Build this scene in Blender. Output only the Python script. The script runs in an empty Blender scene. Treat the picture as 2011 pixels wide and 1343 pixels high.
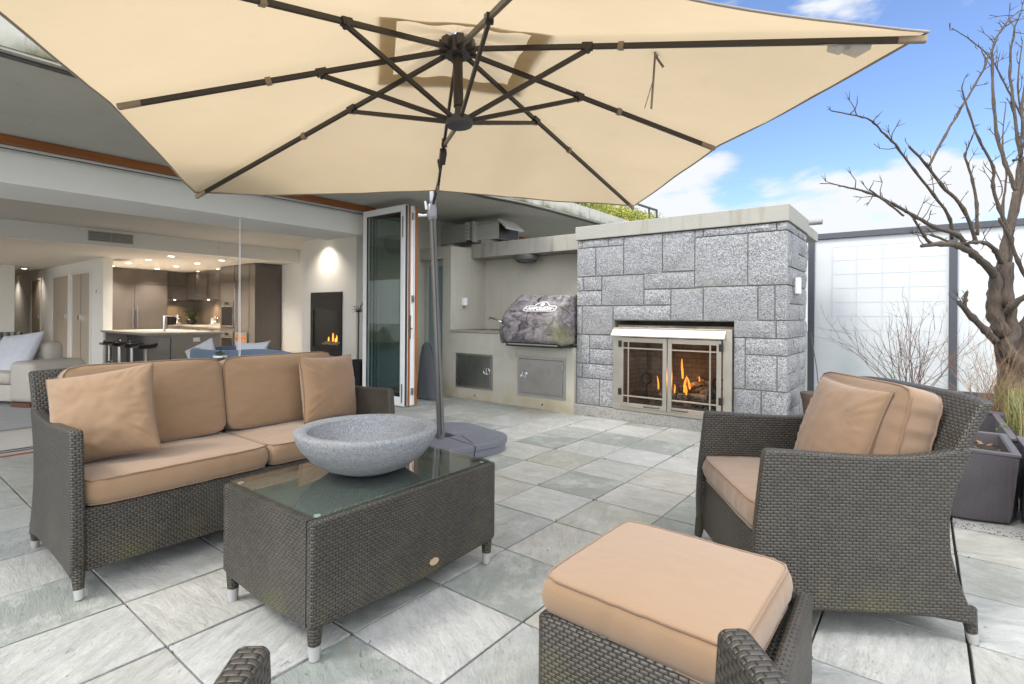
import bpy, math, random
from mathutils import Vector, Matrix, noise as mnoise
from math import sin, cos, pi, radians as R
random.seed(7)
sc = bpy.context.scene
COL = sc.collection
# ------------------------------------------------------------------ camera, sky, sun, exposure
YAW = 0.6631; ROLL = 0.0065; H = 1.2
cam_d = bpy.data.cameras.new('camera'); cam = bpy.data.objects.new('camera', cam_d); COL.objects.link(cam)
cam_d.sensor_width = 36; cam_d.lens = 36 * 1034 / 2011; cam_d.shift_y = -(671.5 - 617.55) / 2011
cam_d.clip_start = 0.02; cam_d.clip_end = 2000
cam.matrix_world = Matrix.Translation((0, 0, H)) @ Matrix.Rotation(YAW, 4, 'Z') @ Matrix.Rotation(pi / 2, 4, 'X') @ Matrix.Rotation(ROLL, 4, 'Z')
sc.camera = cam

SUN_EL, SUN_AZ = 52, 205      # azimuth measured clockwise from +Y
w = bpy.data.worlds.new('World'); sc.world = w; w.use_nodes = True
nt = w.node_tree; nt.nodes.clear()
wn = nt.nodes.new; wl = nt.links.new
out = wn('ShaderNodeOutputWorld'); mix = wn('ShaderNodeMixShader')
sky = wn('ShaderNodeTexSky'); sky.sky_type = 'NISHITA'; sky.sun_disc = False
sky.sun_elevation = R(SUN_EL); sky.sun_rotation = R(SUN_AZ); sky.air_density = 1.0; sky.dust_density = 0.3; sky.ozone_density = 3.0
b1 = wn('ShaderNodeBackground'); b1.inputs[1].default_value = 0.125
b2 = wn('ShaderNodeBackground'); b2.inputs[0].default_value = (0.93, 0.96, 1, 1); b2.inputs[1].default_value = 0.62
blu = wn('ShaderNodeMix'); blu.data_type = 'RGBA'; blu.blend_type = 'MULTIPLY'; blu.inputs[0].default_value = 1; blu.inputs[7].default_value = (0.97, 0.98, 1.10, 1); wl(sky.outputs[0], blu.inputs[6]); wl(blu.outputs[2], b1.inputs[0])
tc = wn('ShaderNodeTexCoord'); mp = wn('ShaderNodeMapping'); mp.inputs['Scale'].default_value = (1, 1, 2.6); mp.inputs['Location'].default_value = (0.35, 0.1, 0.15)
wl(tc.outputs['Generated'], mp.inputs[0])
nz = wn('ShaderNodeTexNoise'); nz.inputs['Scale'].default_value = 3.4; nz.inputs['Detail'].default_value = 12; nz.inputs['Roughness'].default_value = 0.5
nz.inputs['Distortion'].default_value = 0.25
wl(mp.outputs[0], nz.inputs['Vector'])
sep = wn('ShaderNodeSeparateXYZ'); wl(tc.outputs['Generated'], sep.inputs[0])
low = wn('ShaderNodeMapRange'); low.inputs[1].default_value = 0.0; low.inputs[2].default_value = 0.45; low.inputs[3].default_value = 0.235; low.inputs[4].default_value = 0.0
wl(sep.outputs[2], low.inputs[0])
add = wn('ShaderNodeMath'); add.operation = 'ADD'; wl(nz.outputs['Fac'], add.inputs[0]); wl(low.outputs[0], add.inputs[1])
rmp = wn('ShaderNodeMapRange'); rmp.interpolation_type = 'SMOOTHSTEP'; rmp.inputs[1].default_value = 0.555; rmp.inputs[2].default_value = 0.63
# unseen bright cloud sheet overhead and behind, added as fill light, a blue gap with small clouds ahead
vm = wn('ShaderNodeVectorMath'); vm.operation = 'DOT_PRODUCT'; vm.inputs[1].default_value = (-sin(YAW) * 0.5, cos(YAW) * 0.5, -0.87); wl(tc.outputs['Generated'], vm.inputs[0])
fill_cloud = wn('ShaderNodeMapRange'); fill_cloud.interpolation_type = 'SMOOTHSTEP'; fill_cloud.inputs[1].default_value = -0.22; fill_cloud.inputs[2].default_value = -0.50
wl(vm.outputs['Value'], fill_cloud.inputs[0])
wl(add.outputs[0], rmp.inputs[0]); mxm = wn('ShaderNodeMath'); mxm.operation = 'MAXIMUM'; wl(rmp.outputs[0], mxm.inputs[0]); wl(fill_cloud.outputs[0], mxm.inputs[1]); wl(mxm.outputs[0], mix.inputs[0])
cst = wn('ShaderNodeMapRange'); wl(fill_cloud.outputs[0], cst.inputs[0]); cst.inputs[3].default_value = 0.56; cst.inputs[4].default_value = 1.9; wl(cst.outputs[0], b2.inputs[1]);
wl(b1.outputs[0], mix.inputs[1]); wl(b2.outputs[0], mix.inputs[2]); wl(mix.outputs[0], out.inputs[0])

sun_d = bpy.data.lights.new('sun', 'SUN'); sun_d.energy = 1.5; sun_d.angle = R(14); sun_d.color = (1, 0.95, 0.88)
sun = bpy.data.objects.new('sun', sun_d); COL.objects.link(sun)
az = R(SUN_AZ); sd = Vector((sin(az) * cos(R(SUN_EL)), cos(az) * cos(R(SUN_EL)), sin(R(SUN_EL))))
sun.rotation_euler = sd.to_track_quat('Z', 'Y').to_euler(); sun.location = sd * 30
sc.view_settings.view_transform = 'Standard'; sc.view_settings.look = 'None'; sc.view_settings.gamma = 1
sc.view_settings.exposure = 0.85
sc.render.engine = 'CYCLES'; sc.cycles.max_bounces = 10; sc.cycles.diffuse_bounces = 6; sc.cycles.transparent_max_bounces = 24
sc.cycles.use_denoising = True; sc.cycles.sample_clamp_indirect = 6

# ------------------------------------------------------------------ helpers: survey of the place
_c, _s = cos(YAW), sin(YAW)
def ray(x, y):
    u = (x - 1005.5) / 1034; v = -(y - 617.55) / 1034
    e = v + ROLL * u; h = u - ROLL * v
    return Vector((h * _c - _s, h * _s + _c, e))
def D(x, y, d): return Vector((0, 0, H)) + ray(x, y) * d     # a surveyed point d metres ahead

# ------------------------------------------------------------------ helpers: objects
def tag(o, label=None, cat=None, group=None, kind=None):
    if label: o['label'] = label
    if cat: o['category'] = cat
    if group: o['group'] = group
    if kind: o['kind'] = kind
    return o
def thing(name, label, cat, loc=(0, 0, 0), rz=0, group=None):
    o = bpy.data.objects.new(name, None); COL.objects.link(o); o.empty_display_size = 0.1
    o.location = loc; o.rotation_euler = (0, 0, rz)
    return tag(o, label, cat, group)
def wloc(o):
    v = Vector((0, 0, 0))
    while o: v = v + o.location; o = o.parent
    return v
class MB:
    def __init__(s): s.v = []; s.f = []; s.u = {}; s.col = {}
    def box(s, x0, x1, y0, y1, z0, z1):
        if x0 > x1: x0, x1 = x1, x0
        if y0 > y1: y0, y1 = y1, y0
        if z0 > z1: z0, z1 = z1, z0
        b = len(s.v); s.v += [(x, y, z) for z in (z0, z1) for y in (y0, y1) for x in (x0, x1)]
        s.f += [tuple(b + i for i in q) for q in ((0, 2, 3, 1), (4, 5, 7, 6), (0, 1, 5, 4), (2, 6, 7, 3), (1, 3, 7, 5), (0, 4, 6, 2))]
        return s
    def hexa(s, p):      # 8 points, bottom ring ccw then top ring ccw
        b = len(s.v); s.v += [tuple(q) for q in p]
        s.f += [tuple(b + i for i in q) for q in ((3, 2, 1, 0), (4, 5, 6, 7), (0, 1, 5, 4), (1, 2, 6, 5), (2, 3, 7, 6), (3, 0, 4, 7))]
        return s
    def prism(s, pts, fn, t0, t1):   # pts 2d outline, fn(a,b,t)->xyz
        b = len(s.v); n = len(pts)
        s.v += [fn(p[0], p[1], t0) for p in pts] + [fn(p[0], p[1], t1) for p in pts]
        s.f += [tuple(b + i for i in range(n))[::-1], tuple(b + n + i for i in range(n))]
        s.f += [(b + i, b + (i + 1) % n, b + n + (i + 1) % n, b + n + i) for i in range(n)]
        return s
    def bar(s, p, q, wd, hg, up=(0, 0, 1)):
        p = Vector(p); q = Vector(q); d = (q - p).normalized(); upv = Vector(up)
        sd_ = d.cross(upv)
        if sd_.length < 1e-4: sd_ = d.cross(Vector((0, 1, 0)))
        sd_.normalize(); u2 = sd_.cross(d).normalized()
        r = []
        for c in (p, q):
            r += [c - sd_ * wd / 2 - u2 * hg / 2, c + sd_ * wd / 2 - u2 * hg / 2, c + sd_ * wd / 2 + u2 * hg / 2, c - sd_ * wd / 2 + u2 * hg / 2]
        return s.hexa(r)
    def tube(s, pts, rad, n=8, caps=True, closed=False):
        pts = [Vector(p) for p in pts]; m = len(pts)
        if not hasattr(rad, '__len__'): rad = [rad] * m
        t0 = (pts[1] - pts[0]).normalized(); a = t0.cross(Vector((0, 0, 1)))
        if a.length < 1e-3: a = t0.cross(Vector((0, 1, 0)))
        a.normalize(); b = len(s.v)
        for i in range(m):
            if closed: t = (pts[(i + 1) % m] - pts[i - 1])
            else: t = pts[min(i + 1, m - 1)] - pts[max(i - 1, 0)]
            if t.length < 1e-9: t = t0
            t = t.normalized(); a = a - t * a.dot(t)
            if a.length < 1e-6: a = t.orthogonal()
            a.normalize(); c = t.cross(a)
            for k in range(n):
                g = 2 * pi * k / n; s.v.append(tuple(pts[i] + (a * cos(g) + c * sin(g)) * rad[i]))
        for i in range(m if closed else m - 1):
            j = (i + 1) % m
            for k in range(n):
                k2 = (k + 1) % n; s.f.append((b + i * n + k, b + i * n + k2, b + j * n + k2, b + j * n + k))
        if caps and not closed:
            s.f.append(tuple(b + k for k in range(n))[::-1]); s.f.append(tuple(b + (m - 1) * n + k for k in range(n)))
        return s
    def lathe(s, prof, c=(0, 0, 0), n=32, sx=1, sy=1):
        b = len(s.v); m = len(prof)
        for r, z in prof:
            for k in range(n):
                g = 2 * pi * k / n; s.v.append((c[0] + r * cos(g) * sx, c[1] + r * sin(g) * sy, c[2] + z))
        for i in range(m - 1):
            for k in range(n):
                k2 = (k + 1) % n; s.f.append((b + i * n + k, b + i * n + k2, b + (i + 1) * n + k2, b + (i + 1) * n + k))
        s.f.append(tuple(b + k for k in range(n))[::-1]); s.f.append(tuple(b + (m - 1) * n + k for k in range(n)))
        return s
    def quad(s, *p):
        b = len(s.v); s.v += [tuple(q) for q in p]; s.f.append(tuple(range(b, b + len(p)))); return s
    def grid(s, fn, nu, nv):
        b = len(s.v)
        for j in range(nv + 1):
            for i in range(nu + 1): s.v.append(tuple(fn(i / nu, j / nv)))
        for j in range(nv):
            for i in range(nu):
                q = b + j * (nu + 1) + i; s.f.append((q, q + 1, q + nu + 2, q + nu + 1))
        return s
    def build(s, name, mat, parent=None, smooth=False, bevel=0, world=False, seg=2, label=None, angle=35, uv=None):
        v = [Vector(p) for p in s.v]; off = Vector((0, 0, 0))
        if world and parent: off = wloc(parent)
        if parent is None:
            xs = [p.x for p in v]; ys = [p.y for p in v]; zs = [p.z for p in v]
            off = Vector(((min(xs) + max(xs)) / 2, (min(ys) + max(ys)) / 2, min(zs)))
        me = bpy.data.meshes.new(name); me.from_pydata([tuple(p - off) for p in v], [], s.f); me.validate(); me.update()
        o = bpy.data.objects.new(name, me); COL.objects.link(o)
        if parent is None: o.location = off
        else: o.parent = parent
        me.materials.append(mat)
        import bmesh
        bm = bmesh.new(); bm.from_mesh(me)
        if uv != 'keep': bmesh.ops.recalc_face_normals(bm, faces=bm.faces)
        ul = bm.loops.layers.uv.new('UVMap')
        for f in bm.faces:
            n = f.normal; ax = max(range(3), key=lambda i: abs(n[i]))
            for l in f.loops:
                c = l.vert.co
                l[ul].uv = (c.y, c.z) if ax == 0 else ((c.x, c.z) if ax == 1 else (c.x, c.y))
            f.smooth = smooth
        bm.to_mesh(me); bm.free()
        if smooth and angle: me.set_sharp_from_angle(angle=R(angle))
        if bevel:
            md = o.modifiers.new('bevel', 'BEVEL'); md.width = bevel; md.segments = seg; md.limit_method = 'ANGLE'; md.angle_limit = R(40); md.harden_normals = False
        if label: o['label'] = label
        return o
def structure(name, mb, mat, **k): return tag(mb.build(name, mat, **k), kind='structure')
def copy_tree(o, parent=None):
    c = o.copy(); COL.objects.link(c); c.parent = parent
    for ch in [x for x in bpy.data.objects if x.parent == o]: copy_tree(ch, c)
    return c

# ------------------------------------------------------------------ helpers: materials
class NT:
    def __init__(s, name):
        s.m = bpy.data.materials.new(name); s.m.use_nodes = True; s.t = s.m.node_tree
        s.b = s.t.nodes['Principled BSDF']; s.o = s.t.nodes['Material Output']
    def n(s, typ, **k):
        nd = s.t.nodes.new('ShaderNode' + typ)
        for a, b in k.items(): setattr(nd, a, b)
        return nd
    def l(s, a, b): s.t.links.new(a, b)
    def put(s, sock, val):
        if isinstance(val, bpy.types.NodeSocket): s.l(val, sock)
        elif isinstance(val, (tuple, list)) and len(val) == 3 and sock.type == 'RGBA': sock.default_value = (*val, 1)
        else: sock.default_value = val
    def m_(s, op, a, b=0.0, c=0.0):
        nd = s.n('Math', operation=op)
        for i, x in enumerate((a, b, c)): s.put(nd.inputs[i], x)
        return nd.outputs[0]
    def noise(s, vec, scale, detail=4, rough=0.55, dist=0.0):
        nd = s.n('TexNoise'); s.l(vec, nd.inputs['Vector'])
        for k, v in (('Scale', scale), ('Detail', detail), ('Roughness', rough), ('Distortion', dist)): nd.inputs[k].default_value = v
        return nd.outputs['Fac']
    def rng(s, x, a, b, c=0.0, d=1.0, smooth=False):
        nd = s.n('MapRange'); nd.interpolation_type = 'SMOOTHSTEP' if smooth else 'LINEAR'
        for i, q in enumerate((x, a, b, c, d)): s.put(nd.inputs[i], q)
        return nd.outputs[0]
    def mix(s, f, a, b, blend='MIX'):
        nd = s.n('Mix', data_type='RGBA', blend_type=blend); s.put(nd.inputs[0], f); s.put(nd.inputs[6], a); s.put(nd.inputs[7], b)
        return nd.outputs[2]
    def obj(s): return s.n('TexCoord').outputs['Object']
    def uv(s): return s.n('TexCoord').outputs['UV']
    def mapv(s, v, scale=(1, 1, 1), rot=(0, 0, 0), loc=(0, 0, 0)):
        nd = s.n('Mapping'); s.l(v, nd.inputs[0]); nd.inputs['Scale'].default_value = scale; nd.inputs['Rotation'].default_value = rot; nd.inputs['Location'].default_value = loc
        return nd.outputs[0]
    def xyz(s, v):
        nd = s.n('SeparateXYZ'); s.l(v, nd.inputs[0]); return nd.outputs
    def bump(s, h, dist, strength=1.0):
        nd = s.n('Bump'); nd.inputs['Strength'].default_value = strength; nd.inputs['Distance'].default_value = dist; s.l(h, nd.inputs['Height'])
        s.l(nd.outputs[0], s.b.inputs['Normal']); return nd
    def set(s, col=None, rough=None, metal=None, spec=None):
        for k, v in (('Base Color', col), ('Roughness', rough), ('Metallic', metal), ('Specular IOR Level', spec)):
            if v is not None: s.put(s.b.inputs[k], v)
        return s.m
_mc = {}
def plain(name, col, rough=0.5, metal=0, spec=None, var=0.12, bump=0.0, scale=12):
    if name in _mc: return _mc[name]
    t = NT(name); o = t.obj(); nz_ = t.noise(o, scale, 5)
    lo = tuple(c * (1 - var) for c in col); hi = tuple(min(1, c * (1 + var)) for c in col)
    t.set(t.mix(nz_, lo, hi), t.rng(nz_, 0, 1, max(0, rough - 0.06), min(1, rough + 0.06)), metal, spec)
    if bump: t.bump(t.noise(o, scale * 6, 3), bump)
    _mc[name] = t.m; return t.m

def m_wicker(name='dark_wicker', lo=(0.027, 0.023, 0.018), hi=(0.056, 0.049, 0.040)):
    t = NT(name); o = t.obj(); uvn = t.uv()
    wob = t.noise(uvn, 14, 2); wob2 = t.noise(uvn, 37, 2)
    u = t.xyz(uvn); U = t.m_('ADD', u[0], t.m_('MULTIPLY', t.m_('SUBTRACT', wob2, 0.5), 0.004)); V = t.m_('ADD', u[1], t.m_('MULTIPLY', t.m_('SUBTRACT', wob, 0.5), 0.006))
    v = t.m_('DIVIDE', V, 0.0115); row = t.m_('FLOOR', v); fv = t.m_('FRACT', v)
    par = t.m_('MODULO', t.m_('ABSOLUTE', row), 2.0)
    sx = t.m_('ADD', t.m_('DIVIDE', U, 0.0245), t.m_('MULTIPLY', par, 0.5)); fx = t.m_('FRACT', sx)
    tt = t.m_('MULTIPLY', t.m_('ABSOLUTE', t.m_('SUBTRACT', fx, 0.5)), 2.0)
    dip = t.m_('POWER', tt, 5.0)
    q = t.m_('SUBTRACT', t.m_('MULTIPLY', fv, 2.0), 1.0); q2 = t.m_('MULTIPLY', q, q); q4 = t.m_('MULTIPLY', q2, q2)
    prof = t.m_('SUBTRACT', 1.0, q4)
    h = t.m_('MULTIPLY', t.m_('ADD', 0.35, t.m_('MULTIPLY', prof, 0.65)), t.m_('SUBTRACT', 1.0, t.m_('MULTIPLY', dip, 0.85)))
    wn_ = t.n('TexWhiteNoise'); wn_.noise_dimensions = '2D'; cv_ = t.n('CombineXYZ'); t.l(row, cv_.inputs[0]); t.l(t.m_('FLOOR', sx), cv_.inputs[1]); t.l(cv_.outputs[0], wn_.inputs['Vector'])
    n1 = t.noise(o, 3.0, 4); n2 = t.noise(t.mapv(uvn, (60, 500, 1)), 1.0, 2)
    base = t.mix(t.m_('ADD', t.m_('MULTIPLY', n2, 0.5), t.m_('MULTIPLY', wn_.outputs['Value'], 0.5)), lo, hi)
    base = t.mix(t.rng(n1, 0.5, 0.72, 0, 0.5), base, tuple(x * 1.4 for x in hi))
    z = t.xyz(o)[2]
    moss = t.m_('MULTIPLY', t.rng(z, 0.08, 0.30, 1, 0), t.rng(t.noise(o, 6, 5), 0.46, 0.66))
    base = t.mix(t.m_('MULTIPLY', moss, 0.6), base, (0.085, 0.082, 0.028))
    base = t.mix(t.rng(t.noise(o, 130, 2), 0.74, 0.78, 0, 0.5), base, (0.25, 0.24, 0.19))
    dark = t.m_('MAXIMUM', t.rng(dip, 0.42, 0.9), t.m_('MULTIPLY', t.rng(prof, 0.30, 0.0), 0.3))
    t.set(t.mix(t.m_('MULTIPLY', dark, 0.88), base, (0.006, 0.005, 0.004)), t.rng(n2, 0, 1, 0.34, 0.52), 0, 0.5)
    t.bump(h, 0.006, 0.8); return t.m
def m_fabric(name, col, sc_=1.0, amt=0.06):
    t = NT(name); o = t.obj(); n1 = t.noise(o, 4, 5); n2 = t.noise(o, 900, 1)
    lo = tuple(c * (1 - amt) for c in col); hi = tuple(min(1, c * (1 + amt)) for c in col)
    c = t.mix(n1, lo, hi); c = t.mix(t.m_('MULTIPLY', n2, 0.25), c, tuple(x * 0.72 for x in col))
    t.set(c, 0.88, 0, 0.25); t.b.inputs['Sheen Weight'].default_value = 0.25; t.b.inputs['Sheen Roughness'].default_value = 0.6
    a = t.n('Math', operation='ADD'); t.l(t.m_('MULTIPLY', n2, 0.12), a.inputs[0]); t.l(t.noise(t.mapv(o, (1, 1, 1)), 26, 3), a.inputs[1])
    t.bump(a.outputs[0], 0.003, 0.5); return t.m
def m_paver():
    t = NT('slate_paver'); uv = t.uv(); o = t.obj()
    at = t.n('Attribute', attribute_name='tone'); tone = t.xyz(at.outputs['Vector'])
    cr = t.n('ValToRGB'); e = cr.color_ramp.elements; cr.color_ramp.interpolation = 'LINEAR'
    e[0].position = 0.0; e[0].color = (0.25, 0.275, 0.255, 1); e[1].position = 1; e[1].color = (0.50, 0.40, 0.35, 1)
    for p, c in ((0.14, (0.29, 0.31, 0.275)), (0.3, (0.41, 0.425, 0.42)), (0.45, (0.48, 0.465, 0.425)), (0.58, (0.52, 0.52, 0.515)), (0.72, (0.40, 0.385, 0.32)), (0.86, (0.47, 0.47, 0.455)), (0.94, (0.46, 0.43, 0.37))):
        x = e.new(p); x.color = (*c, 1)
    t.l(tone[0], cr.inputs[0])
    vein = t.noise(t.mapv(uv, (3.0, 12, 1)), 1.7, 10, 0.78, 1.0)
    cloud = t.noise(uv, 4.5, 8, 0.7); fine = t.noise(t.mapv(uv, (45, 120, 1)), 1, 6, 0.8, 0.5)
    grain = t.noise(uv, 330, 3, 0.8); fleck = t.noise(t.mapv(uv, (20, 44, 1)), 1.5, 7, 0.8, 0.8)
    c = t.mix(t.rng(vein, 0.42, 0.60, 0, 0.75), cr.outputs[0], t.mix(0.5, cr.outputs[0], (0.185, 0.215, 0.205)))
    c = t.mix(t.rng(cloud, 0.48, 0.66, 0, 0.65), c, (0.58, 0.575, 0.55))
    c = t.mix(t.m_('MULTIPLY', t.rng(vein, 0.58, 0.66), tone[1]), c, (0.36, 0.26, 0.15))
    c = t.mix(t.rng(fine, 0.36, 0.62, 0.27, 0), c, (0.175, 0.178, 0.17))
    c = t.mix(t.rng(grain, 0.50, 0.75, 0, 0.4), c, (0.16, 0.16, 0.155)); c = t.mix(t.rng(grain, 0.48, 0.25, 0, 0.35), c, (0.55, 0.55, 0.54))
    c = t.mix(t.rng(fleck, 0.635, 0.68, 0, 0.65), c, (0.10, 0.105, 0.10))
    c = t.mix(t.rng(t.noise(uv, 60, 2, 0.5), 0.77, 0.79, 0, 0.8), c, (0.05, 0.045, 0.035))
    big = t.noise(o, 0.9, 4); c = t.mix(t.rng(big, 0.52, 0.72, 0, 0.35), c, (0.222, 0.229, 0.178))
    oz = t.xyz(o); wallw = t.m_('MULTIPLY', t.rng(oz[1], WALLY0, WALLY1), t.rng(t.noise(o, 5, 4), 0.35, 0.65))
    c = t.mix(t.m_('MULTIPLY', wallw, 0.5), c, (0.148, 0.148, 0.081))
    t.set(c, t.rng(cloud, 0.3, 0.7, 0.45, 0.7), 0, 0.4)
    hh = t.m_('ADD', t.m_('MULTIPLY', vein, 1.2), t.m_('ADD', t.m_('MULTIPLY', fine, 0.4), t.m_('SUBTRACT', t.m_('MULTIPLY', cloud, 0.6), t.m_('MULTIPLY', t.rng(fleck, 0.6, 0.68), 0.3))))
    t.bump(hh, 0.012, 0.9); return t.m
def m_granite(name='granite', dark=(0.15, 0.155, 0.168), light=(0.575, 0.58, 0.595), scale=1.25):
    t = NT(name); o = t.obj()
    vo = t.n('TexVoronoi'); vo.inputs['Scale'].default_value = 95 * scale; t.l(o, vo.inputs['Vector'])
    g = t.xyz(vo.outputs['Color'])[0]
    n1 = t.noise(o, 60 * scale, 3, 0.75); n2 = t.noise(o, 5, 4)
    at = t.n('Attribute', attribute_name='tone'); tn = t.xyz(at.outputs['Vector'])[0]
    f = t.m_('ADD', t.m_('MULTIPLY', g, 0.6), t.m_('MULTIPLY', n1, 0.7))
    c = t.mix(t.rng(f, 0.36, 0.86), dark, light)
    c = t.mix(t.rng(n1, 0.58, 0.75, 0, 0.55), c, (0.09, 0.095, 0.105)); c = t.mix(t.rng(t.noise(o, 11, 6, 0.75), 0.52, 0.70, 0, 0.45), c, (0.17, 0.18, 0.20))
    c = t.mix(t.rng(n2, 0.45, 0.7, 0, 0.45), c, (0.40, 0.40, 0.395))
    c = t.mix(t.m_('MULTIPLY', tn, 0.42), c, (0.23, 0.235, 0.255))
    c = t.mix(t.rng(t.noise(o, 2.2, 5), 0.6, 0.75, 0, 0.25), c, (0.42, 0.38, 0.30))
    t.set(c, 0.8, 0, 0.3)
    t.bump(t.m_('ADD', t.noise(o, 26, 7, 0.8), t.m_('MULTIPLY', g, 0.12)), 0.03, 1.0); return t.m
def m_concrete(name, col, stain=0.35, scol=(0.16, 0.15, 0.10), rough=0.85, bump=0.004, zr=None, zc=(0.36, 0.30, 0.17)):
    t = NT(name); o = t.obj(); n1 = t.noise(o, 2.2, 6, 0.6); n2 = t.noise(t.mapv(o, (9, 9, 0.9)), 1.2, 5, 0.6); n3 = t.noise(o, 45, 4, 0.7)
    c = t.mix(n1, tuple(x * 0.86 for x in col), tuple(min(1, x * 1.12) for x in col))
    c = t.mix(t.m_('MULTIPLY', t.rng(n2, 0.54, 0.75), stain), c, scol)
    c = t.mix(t.rng(n3, 0.55, 0.8, 0, 0.25), c, tuple(x * 0.55 for x in col))
    if zr:
        z = t.xyz(o)[2]
        c = t.mix(t.m_('MULTIPLY', t.rng(z, zr[0], zr[1], 1, 0), t.rng(t.noise(o, 4, 5), 0.3, 0.65)), c, zc)
    t.set(c, rough, 0, 0.3); t.bump(t.m_('ADD', n3, n1), bump, 0.6); return t.m
def m_glass(name, tint=(0.75, 0.85, 0.8), rough=0.0, refl=1.0):
    t = NT(name); t.t.nodes.remove(t.b)
    tr = t.n('BsdfTransparent'); tr.inputs[0].default_value = (*tint, 1); gl = t.n('BsdfGlossy'); gl.inputs['Roughness'].default_value = rough
    fr = t.n('Fresnel'); fr.inputs[0].default_value = 1.5; mx = t.n('MixShader'); bf = t.n('NewGeometry').outputs['Backfacing']; t.l(t.m_('MULTIPLY', t.m_('MULTIPLY', fr.outputs[0], refl), t.m_('SUBTRACT', 1.0, bf)), mx.inputs[0])
    t.l(tr.outputs[0], mx.inputs[1]); t.l(gl.outputs[0], mx.inputs[2]); t.l(mx.outputs[0], t.o.inputs[0]); return t.m
def m_canopy(name, col, trans):
    t = NT(name); t.t.nodes.remove(t.b); o = t.obj()
    n1 = t.noise(o, 1.3, 5); n2 = t.noise(o, 700, 1)
    c = t.mix(n1, tuple(x * 0.94 for x in col), tuple(min(1, x * 1.04) for x in col)); c = t.mix(t.m_('MULTIPLY', n2, 0.15), c, tuple(x * 0.8 for x in col))
    c = t.mix(t.rng(t.noise(o, 5, 5), 0.64, 0.78, 0, 0.35), c, (0.40, 0.30, 0.19)); c = t.mix(t.rng(t.noise(o, 0.8, 3), 0.40, 0.62, 0, 0.28), c, tuple(x * 0.78 for x in col))
    d = t.n('BsdfDiffuse'); t.l(c, d.inputs[0]); tr = t.n('BsdfTranslucent'); t.l(c, tr.inputs[0]); mx = t.n('MixShader'); mx.inputs[0].default_value = trans
    bp = t.n('Bump'); bp.inputs['Distance'].default_value = 0.03; bp.inputs['Strength'].default_value = 0.5; t.l(t.noise(t.mapv(o, (1, 1, 1)), 2.2, 4, 0.5, 0.2), bp.inputs['Height'])
    t.l(bp.outputs[0], d.inputs['Normal']); t.l(bp.outputs[0], tr.inputs['Normal'])
    t.l(d.outputs[0], mx.inputs[1]); t.l(tr.outputs[0], mx.inputs[2]); t.l(mx.outputs[0], t.o.inputs[0]); return t.m
def m_wood(name, a, b, axis=(1, 14, 14), rough=0.45):
    t = NT(name); o = t.obj(); n = t.noise(t.mapv(o, axis), 1.6, 6, 0.6, 0.8)
    t.set(t.mix(t.rng(n, 0.3, 0.7), a, b), rough, 0, 0.4); t.bump(n, 0.001, 0.4); return t.m
def m_steel(name, col=(0.42, 0.41, 0.39), rough=0.28, axis=(2, 2, 90)):
    t = NT(name); o = t.obj(); n = t.noise(t.mapv(o, axis), 3, 3, 0.6); n1 = t.noise(o, 6, 5)
    c = t.mix(t.rng(n1, 0.45, 0.75, 0, 0.5), col, tuple(x * 0.72 for x in col))
    t.set(c, t.rng(n, 0.2, 0.8, rough - 0.06, rough + 0.14), 1.0); t.bump(n, 0.0006, 0.3); return t.m
def m_emit(name, col, st):
    t = NT(name); t.set(col, 0.5); t.b.inputs['Emission Color'].default_value = (*col, 1); t.b.inputs['Emission Strength'].default_value = st; return t.m
WALLY0, WALLY1 = 1.5, 2.2      # band of algae along the foot of the walls, in paving coordinates
WICKER = m_wicker()
TAN = m_fabric('tan_fabric', (0.235, 0.148, 0.084))
PIPE = m_fabric('tan_piping', (0.18, 0.105, 0.058))
TAN2 = m_fabric('tan_fabric_darker', (0.20, 0.125, 0.075))  # slightly darker tan for the right armchair cushions
CAPM = plain('grey_plastic', (0.34, 0.34, 0.33), 0.42, var=0.2)
CHAR = plain('charcoal_metal', (0.045, 0.042, 0.042), 0.38, 0.0, 0.5)
BRONZE = plain('bronze_metal', (0.026, 0.020, 0.018), 0.36, 0.0, 0.55)
WHITEP = plain('white_paint', (0.82, 0.82, 0.82), 0.45, var=0.03)
WALLP = plain('wall_paint', (0.87, 0.87, 0.85), 0.75, var=0.03, scale=2)
CEILP = plain('ceiling_paint', (0.74, 0.71, 0.67), 0.85, var=0.02, scale=2)
STUCCO = m_concrete('stucco', (0.45, 0.43, 0.375), 0.22, (0.25, 0.23, 0.18), zr=(0.0, 0.32))
CONC = m_concrete('concrete', (0.33, 0.315, 0.28), 0.75, (0.15, 0.145, 0.11))
CONC2 = m_concrete('concrete_pale', (0.33, 0.32, 0.29), 0.7, (0.24, 0.22, 0.15))
GRAN = m_granite(); COUNTER = m_granite('counter_granite', (0.22, 0.20, 0.18), (0.52, 0.48, 0.43), 1.6)
WOOD = m_wood('orange_wood', (0.25, 0.085, 0.022), (0.40, 0.15, 0.045), (14, 14, 1)); WOODH = m_wood('orange_wood_long', (0.22, 0.075, 0.02), (0.36, 0.13, 0.04), (14, 1, 14))
STEEL = m_steel('stainless'); CHROME = plain('chrome', (0.7, 0.7, 0.7), 0.12, 1.0, var=0.02); BLACK = plain('black_plastic', (0.012, 0.012, 0.013), 0.35)
ALU = plain('aluminium', (0.62, 0.62, 0.63), 0.35, 0.6, var=0.03)

def set_tone(o, tones, per):
    a = o.data.attributes.new('tone', 'FLOAT_VECTOR', 'FACE')
    for i in range(len(o.data.polygons)): a.data[i].vector = tones[i // per]

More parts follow.
